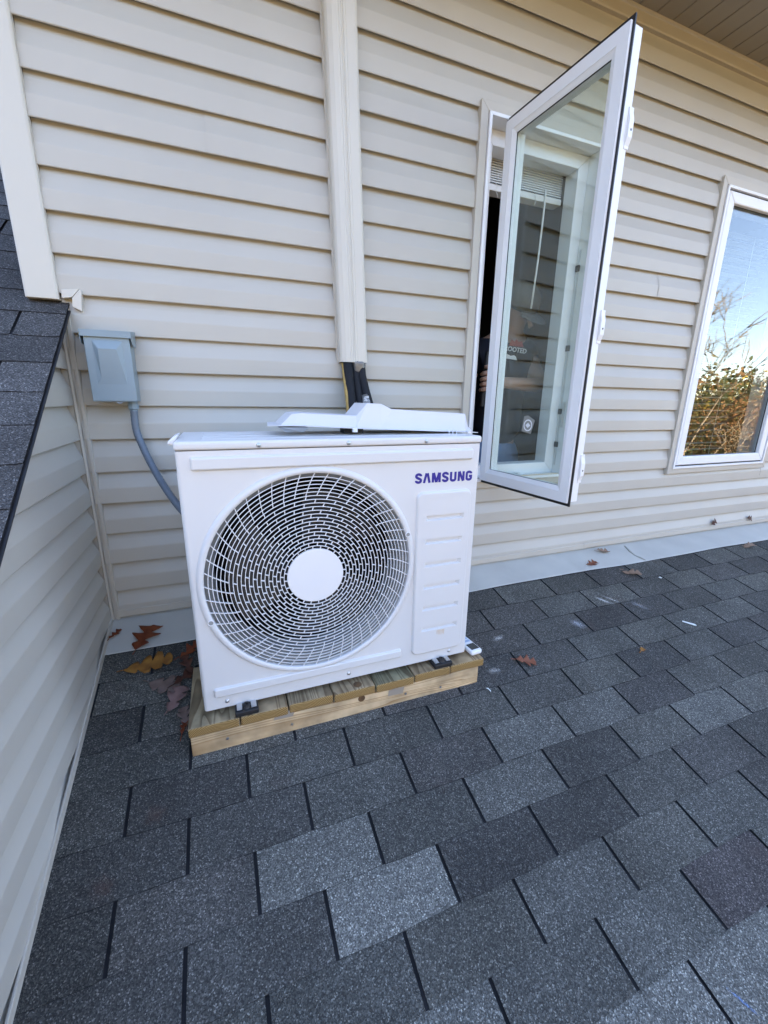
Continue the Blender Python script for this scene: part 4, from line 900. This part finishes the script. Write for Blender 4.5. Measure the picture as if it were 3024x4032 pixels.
# chalky scuffs rubbed into the granules
def scuff_mat(name, col, dens, sc=(30, 30, 30)):
    m = bpy.data.materials.new(name); m.use_nodes = True; n = m.node_tree.nodes; L = m.node_tree.links; b = n['Principled BSDF']
    b.inputs['Base Color'].default_value = (*col, 1); b.inputs['Roughness'].default_value = .9
    tc = n.new('ShaderNodeTexCoord'); no = n.new('ShaderNodeTexNoise'); no.inputs['Scale'].default_value = 170; no.inputs['Detail'].default_value = 3
    L.new(tc.outputs['Object'], no.inputs['Vector'])
    ln = n.new('ShaderNodeVectorMath'); ln.operation = 'LENGTH'; mp = n.new('ShaderNodeMapping'); mp.inputs['Scale'].default_value = sc; L.new(tc.outputs['Object'], mp.inputs[0]); L.new(mp.outputs[0], ln.inputs[0])
    f = n.new('ShaderNodeMapRange'); f.inputs[1].default_value = 1; f.inputs[2].default_value = 0; f.inputs[3].default_value = -.25; f.inputs[4].default_value = .35; L.new(ln.outputs['Value'], f.inputs[0])
    a = n.new('ShaderNodeMath'); a.operation = 'ADD'; L.new(no.outputs[0], a.inputs[0]); L.new(f.outputs[0], a.inputs[1])
    r = n.new('ShaderNodeMapRange'); r.inputs[1].default_value = .45; r.inputs[2].default_value = .8; r.inputs[3].default_value = 0; r.inputs[4].default_value = dens; L.new(a.outputs[0], r.inputs[0])
    L.new(r.outputs[0], b.inputs['Alpha']); return m
def scuff(px, py, rx, ry, rot, material):
    m = MB(); N = 16; m.add([(rx*math.cos(2*math.pi*i/N), ry*math.sin(2*math.pi*i/N), 0) for i in range(N)], [tuple(range(N))])
    o = m.build('chalk_scuff', material, roof); o.matrix_local = Matrix.Translation(onRoof(px, py, .0072)) @ Rroof.to_4x4() @ Matrix.Rotation(R(rot), 4, 'Z')
def S(rx, ry, c, d): return scuff_mat('chalk_scuff', c, d, (1/rx, 1/ry, 1))
for (px, py, rx, ry, rot, c, d) in ((2016+590*s6, 2000+598*s6, .075, .018, -50, (.5, .48, .45), .75), (2016+640*s6, 2000+590*s6, .07, .012, -50, (.5, .48, .45), .6), (2016+425*s6, 2000+750*s6, .06, .04, -50, (.35, .36, .38), .6),
                                   (2016+820*s6, 2000+630*s6, .07, .03, -50, (.32, .31, .31), .5), (1008+1570*s6, 2300+350*s6, .05, .02, 10, (.5, .48, .45), .55), (1008+1545*s6, 2300+560*s6, .05, .025, 0, (.4, .38, .36), .5),
                                   (2016+1495*s6, 3032+1500*s6, .05, .006, -62, (.16, .30, .55), .5), (660*s6, 3032+760*s6, .045, .04, 0, (.14, .085, .07), .4), (1000*s6, 3032+290*s6, .045, .04, 0, (.13, .08, .065), .4)):
    scuff(px, py, rx, ry, rot, S(rx, ry, c, d))
# ================================================================== PERSON INSIDE THE OPEN WINDOW
def skin_obj(name, joints, edges, material, parent, sub=2):
    idx = {k: i for i, k in enumerate(joints)}; me = bpy.data.meshes.new(name)
    me.from_pydata([j[0] for j in joints.values()], [(idx[a], idx[b]) for a, b in edges], [])
    me.materials.append(material); o = bpy.data.objects.new(name, me); COL.objects.link(o)
    if parent: o.parent = parent
    sk = o.modifiers.new('skin', 'SKIN'); sk.use_smooth_shade = True
    for i, j in enumerate(joints.values()):
        sv = me.skin_vertices[0].data[i]; r_ = j[1]; sv.radius = r_ if isinstance(r_, tuple) else (r_, r_); sv.use_root = (i == 0)
    sb = o.modifiers.new('sub', 'SUBSURF'); sb.levels = sub; sb.render_levels = sub; return o
pers = thing('person', 'person in a navy t-shirt, beige cap and light jeans inside the open window', 'person')
J = dict(pelvis=((1.61, .50, -.27), (.10, .09)), belly=((1.605, .48, -.10), (.115, .10)), chest=((1.60, .455, .13), (.155, .115)), upper=((1.60, .44, .28), (.13, .10)), neck=((1.595, .40, .39), .055), head=((1.59, .34, .48), (.092, .10)), crown=((1.59, .33, .56), (.085, .09)),
         shl=((1.76, .45, .28), .065), ell=((1.735, .26, .085), .046), wrl=((1.42, .205, .095), .030), pal=((1.345, .20, .095), (.028, .040)),
         shr=((1.44, .46, .28), .065), elr=((1.44, .60, .03), .045), wrr=((1.50, .50, -.18), .030), par=((1.52, .47, -.25), .034),
         hl=((1.70, .50, -.37), .07), kl=((1.71, .48, -.77), .055), al=((1.71, .52, -1.15), .045), tl=((1.71, .42, -1.20), .04),
         hr=((1.52, .50, -.37), .07), kr=((1.51, .47, -.77), .055), ar=((1.51, .52, -1.15), .045), tr=((1.51, .42, -1.20), .04))
E_ = [('pelvis', 'belly'), ('belly', 'chest'), ('chest', 'upper'), ('upper', 'neck'), ('neck', 'head'), ('head', 'crown'), ('upper', 'shl'), ('shl', 'ell'), ('ell', 'wrl'), ('wrl', 'pal'), ('upper', 'shr'), ('shr', 'elr'), ('elr', 'wrr'), ('wrr', 'par'),
      ('pelvis', 'hl'), ('hl', 'kl'), ('kl', 'al'), ('al', 'tl'), ('pelvis', 'hr'), ('hr', 'kr'), ('kr', 'ar'), ('ar', 'tr')]
skin_obj('body', J, E_, M['skin'], pers)
hand = MB()                                                   # fingers curled round the tool handle
for i in range(4):
    z = .135-i*.026; l = (1., 1.05, 1.0, .85)[i]
    hand.tube([(1.345, .185, z), (1.318-.012*l, .165, z+.002), (1.300-.010*l, .158, z), (1.287-.004*l, .172, z-.003), (1.292, .196, z-.004), (1.308, .210, z-.004)], [.0125, .0118, .0112, .0105, .0098, .0075], 8)
hand.tube([(1.36, .19, .135), (1.335, .168, .158), (1.312, .165, .168), (1.292, .175, .166)], [.015, .0125, .0115, .008], 8)
hand.build('hand', M['skin'], pers, smooth=True)
m = MB(); m.tube([(1.312, .190, .24), (1.306, .190, .10), (1.302, .190, -.03)], [.009, .012, .011], 10); tag(m.build('tool_handle', M['rubber']), 'dark tool handle gripped by the person inside the window', 'tool')
g = lambda k, s_: (J[k][0], tuple(q*s_ for q in J[k][1]) if isinstance(J[k][1], tuple) else J[k][1]*s_)
T = dict(pelvis=((1.61, .50, -.29), (.175, .150)), belly=((1.605, .48, -.08), (.165, .14)), chest=g('chest', 1.10), upper=g('upper', 1.10), neck=((1.597, .415, .355), .075), shl=((1.76, .45, .275), .085), sll=((1.755, .37, .20), .080), shr=((1.44, .46, .275), .085), slr=((1.44, .52, .15), .080))
skin_obj('t_shirt', T, [('pelvis', 'belly'), ('belly', 'chest'), ('chest', 'upper'), ('upper', 'neck'), ('upper', 'shl'), ('shl', 'sll'), ('upper', 'shr'), ('shr', 'slr')], M['shirt'], pers)
Q = dict(waist=((1.61, .495, -.20), (.150, .125)), pelvis=((1.61, .50, -.30), (.165, .14)), hl=((1.70, .50, -.37), .115), kl=((1.71, .48, -.77), .085), al=((1.71, .52, -1.14), .07), hr=((1.52, .50, -.37), .115), kr=((1.51, .47, -.77), .085), ar=((1.51, .52, -1.14), .07))
skin_obj('jeans', Q, [('waist', 'pelvis'), ('pelvis', 'hl'), ('hl', 'kl'), ('kl', 'al'), ('pelvis', 'hr'), ('hr', 'kr'), ('kr', 'ar')], M['jeans'], pers)
for xx in (1.51, 1.71):
    m = MB(); m.box(xx-.05, xx+.05, .32, .60, -1.238, -1.16); m.build('shoe', M['rubber'], pers, bevel=.03, seg=3)
ca = Vector((.12, -.55, .83)).normalized(); cu_ = Vector((.55, -.70, 0)); cu_ = (cu_-ca*cu_.dot(ca)).normalized()
m = MB(); hc = Vector((1.59, .335, .515)); m.lathe([(.108, -.01), (.110, .02), (.104, .05), (.085, .085), (.05, .108), (.0001, .115)], hc, ax=ca, ux=cu_, n=28)
cv_ = ca.cross(cu_); vs = []
for i in range(13):
    a = R(-62+i*124/12)
    for rr_, dd in ((.106, -.004), (.108+.075*math.cos(a*1.2), -.022)): vs.append(hc+(cu_*math.cos(a)+cv_*math.sin(a))*rr_+ca*dd)
m.add(vs, [(i*2, i*2+1, i*2+3, i*2+2) for i in range(12)]); o = m.build('cap', M['cap'], pers, smooth=True); sd = o.modifiers.new('thick', 'SOLIDIFY'); sd.thickness = .003
# face under the brim
m = MB(); fd = Vector((.25, -.75, -.6)).normalized(); m.tube([hc+fd*.085+Vector((0, 0, -.03)), hc+fd*.112+Vector((0, 0, -.055)), hc+fd*.098+Vector((0, 0, -.066))], [.010, .013, .012], 8); m.build('nose', M['skin'], pers, smooth=True)
for sg in (-1, 1): m = MB(); m.lathe([(.0001, .004), (.008, .003), (.011, 0)], hc+fd*.088+Vector((sg*.03, 0, -.018)), ax=fd, ux=Vector((1, .33, 0)).normalized(), n=10); m.build('eye', M['rubber'], pers, smooth=True)
# chest print
ty = .300
def chest_y(x_, z_): return .455-.158
text_obj('shirt_print', 'ROOTED', .034, face_mw((1.565, .292, .272), (1, -.12, -.10), (.08, -.12, 1)), M['print_white'], pers, .001, .0006)
m = MB(); m.prism([(-.045, .018), (-.030, .050), (-.012, .040), (0, .056), (.014, .042), (.034, .050), (.046, .020)], lambda u, v, ww: (1.565+u, .290+ww-u*.12, .272+v-u*.08), 0, .002); m.build('shirt_print', M['print_red'], pers)
m = MB(); m.prism([(-.045, -.050), (-.045, -.026), (-.020, -.034), (.0, -.028), (.012, -.034), (.020, -.052)], lambda u, v, ww: (1.555+u, .288+ww-u*.12, .272+v-u*.08), 0, .002); m.build('shirt_print', M['print_white'], pers)
# ================================================================== GROUND AND WOODS BEHIND THE VIEWER
m = MB(); N = 40; gv = []
for j in range(N+1):
    for i in range(N+1):
        x, y = -120+240*i/N, -120+240*j/N; gv.append((x, y, -4.2-.0+.25*math.sin(x*.21)*math.cos(y*.17)+(max(0, math.hypot(x, y)-25)*.045)))
m.add(gv, [(j*(N+1)+i, j*(N+1)+i+1, (j+1)*(N+1)+i+1, (j+1)*(N+1)+i) for j in range(N) for i in range(N)]); tag(m.build('ground', M['lawn'], smooth=True), kind='structure')
r0_ = [False]
def branch(m, p, d, l, r_, depth, rnd, tips, up=.12):
    pts = [p]; rad = [r_]; n = 5; q = p.copy(); dd = d.copy()
    for i in range(n):
        dd = (dd+Vector((rnd.gauss(0, .16), rnd.gauss(0, .16), rnd.gauss(0, .10)+up*.25))).normalized(); q = q+dd*l/n; pts.append(q.copy()); rad.append(r_*(1-.42*(i+1)/n))
    m.tube(pts, rad, 6 if depth < 2 else 4, False)
    tips.append(q.copy())
    if depth >= (5 if r0_[0] else 4): return
    for b in range(rnd.randint(3, 4)):
        k = rnd.randint(2, n); a = rnd.uniform(0, 6.28); o_ = Vector((math.cos(a), math.sin(a), rnd.uniform(-.2, .7))).normalized()
        branch(m, pts[k].copy(), (dd*.75+o_*.75).normalized(), l*rnd.uniform(.5, .72), max(rad[k]*.66, .0075 if r0_[0] else .006), depth+1, rnd, tips, up)
def tree(name, label, x, y, h, seed, lean=(0, 0), fol=None, nleaf=0, size=.12, spread=.5, r0=.09, cat='tree'):
    rnd = random.Random(seed); root = thing(name, label, cat); gz = -4.25+(max(0, math.hypot(x, y)-25)*.045)
    r0_[0] = fol is None
    m = MB(); tips = []; branch(m, Vector((x, y, gz)), Vector((lean[0], lean[1], 1)).normalized(), h*.52, r0, 0, rnd, tips)
    m.build('trunk', M['bark'], root, smooth=True)
    if fol:
        m = MB(); pts = tips[1:] or tips
        for i in range(nleaf):
            c = rnd.choice(pts)+Vector((rnd.gauss(0, spread), rnd.gauss(0, spread), rnd.gauss(0, spread*.6))); a = Vector((rnd.gauss(0, 1), rnd.gauss(0, 1), rnd.gauss(0, 1))).normalized(); b = a.orthogonal().normalized(); s_ = size*rnd.uniform(.5, 1.3)
            m.cur = rnd.randrange(len(fol)); m.add([c-a*s_, c+b*s_*.55, c+a*s_, c-b*s_*.55], [(0, 1, 2, 3)])
        m.build('crown', fol, root)
    return root
FOL = dict(or1=mat('orange_foliage', (.20, .085, .025), .8), or2=mat('brown_foliage', (.20, .10, .03), .8), ye=mat('yellow_foliage', (.34, .24, .04), .8), gr=mat('green_foliage', (.055, .075, .02), .8), dg=mat('dark_evergreen', (.02, .035, .014), .8), ol=mat('olive_foliage', (.13, .11, .03), .8))
def az(deg, dist): return 2.9+math.sin(R(deg))*dist, -math.cos(R(deg))*dist
for (nm, lab, a, dist, h, sd, lean, fol, nl, size, spr, r0) in (
    ('bare_tree', 'leafless tree with pale leaning trunk behind the photographer', 59, 7.5, 7.8, 11, (.45, .70), None, 0, 0, 0, .085),
    ('bare_tree', 'slender leafless tree beside the leaning one', 56, 8.0, 7.2, 17, (-.1, .05), None, 0, 0, 0, .05),
    ('bare_tree', 'crooked leafless tree furthest along the yard', 61.5, 8.5, 7.8, 23, (-.15, -.2), None, 0, 0, 0, .07),
    ('autumn_tree', 'orange leaved tree at the wood edge', 54, 20, 4.0, 31, (0, 0), ['ol', 'gr', 'or2'], 9000, .05, .7, .14),
    ('autumn_tree', 'brown and olive leaved tree in the wood', 58, 21, 4.1, 37, (0, 0), ['ol', 'gr', 'or2'], 9000, .05, .8, .14),
    ('pine_tree', 'dark green pine above the other trees', 64, 22, 4.9, 41, (0, 0), ['gr', 'ol', 'gr'], 9000, .05, .6, .16),
    ('autumn_tree', 'olive leaved tree deeper in the wood', 61, 25, 4.6, 43, (0, 0), ['ol', 'gr', 'or2'], 9000, .06, .9, .15),
    ('autumn_tree', 'yellowing tree left of the orange one', 49, 23, 4.2, 47, (0, 0), ['ye', 'or1', 'ol'], 9000, .055, .8, .15),
    ('autumn_tree', 'russet tree at the far end of the wood', 68, 20, 4.4, 53, (0, 0), ['or2', 'or1'], 9000, .055, .8, .15),
    ('evergreen_shrub', 'low dark evergreen shrub in front of the wood', 57, 14, 2.5, 61, (0, 0), ['dg', 'gr', 'dg'], 8000, .045, .55, .06),
    ('evergreen_shrub', 'broad dark shrub beside the low one', 61.5, 15, 2.6, 67, (0, 0), ['dg', 'dg', 'ol'], 8000, .045, .6, .06)):
    X_, Y_ = az(a, dist); tree(nm, lab, X_, Y_, h, sd, lean, [FOL[q] for q in fol] if fol else None, nl, size, spr, r0, 'shrub' if 'shrub' in nm else 'tree')
rr = random.Random(99); m = MB()                             # far wood as one leaf mass; its unseen side screens low skylight
for i in range(70000):
    a = R(rr.uniform(-110, 105)); d_ = rr.uniform(24, 36); hh = 4.6+1.6*math.sin(a*9)+1.1*math.sin(a*23+1)+rr.gauss(0, .35)
    if a < R(42): hh = 4.6+(hh+5.5-4.6)*min(1, (R(42)-a)/R(16)+.2)  # unseen side made taller to cut light from the low sky
    c = Vector((math.sin(a)*d_, -math.cos(a)*d_, -4.4+hh*rr.random()**.7+1.2)); n_ = Vector((rr.gauss(0, 1), rr.gauss(0, 1), rr.gauss(0, 1))).normalized(); b_ = n_.orthogonal().normalized(); s_ = rr.uniform(.14, .40) if a < R(40) else rr.uniform(.07, .18)
    m.cur = rr.choice((0, 1, 1, 2, 2, 3)); m.add([c-n_*s_, c+b_*s_*.6, c+n_*s_, c-b_*s_*.6], [(0, 1, 2, 3)])
o = m.build('far_wood_sky_screen', [FOL['or2'], FOL['ol'], FOL['gr'], FOL['ye']]); tag(o, 'distant autumn wood, raised out of view to block low skylight', 'wood', kind='stuff')
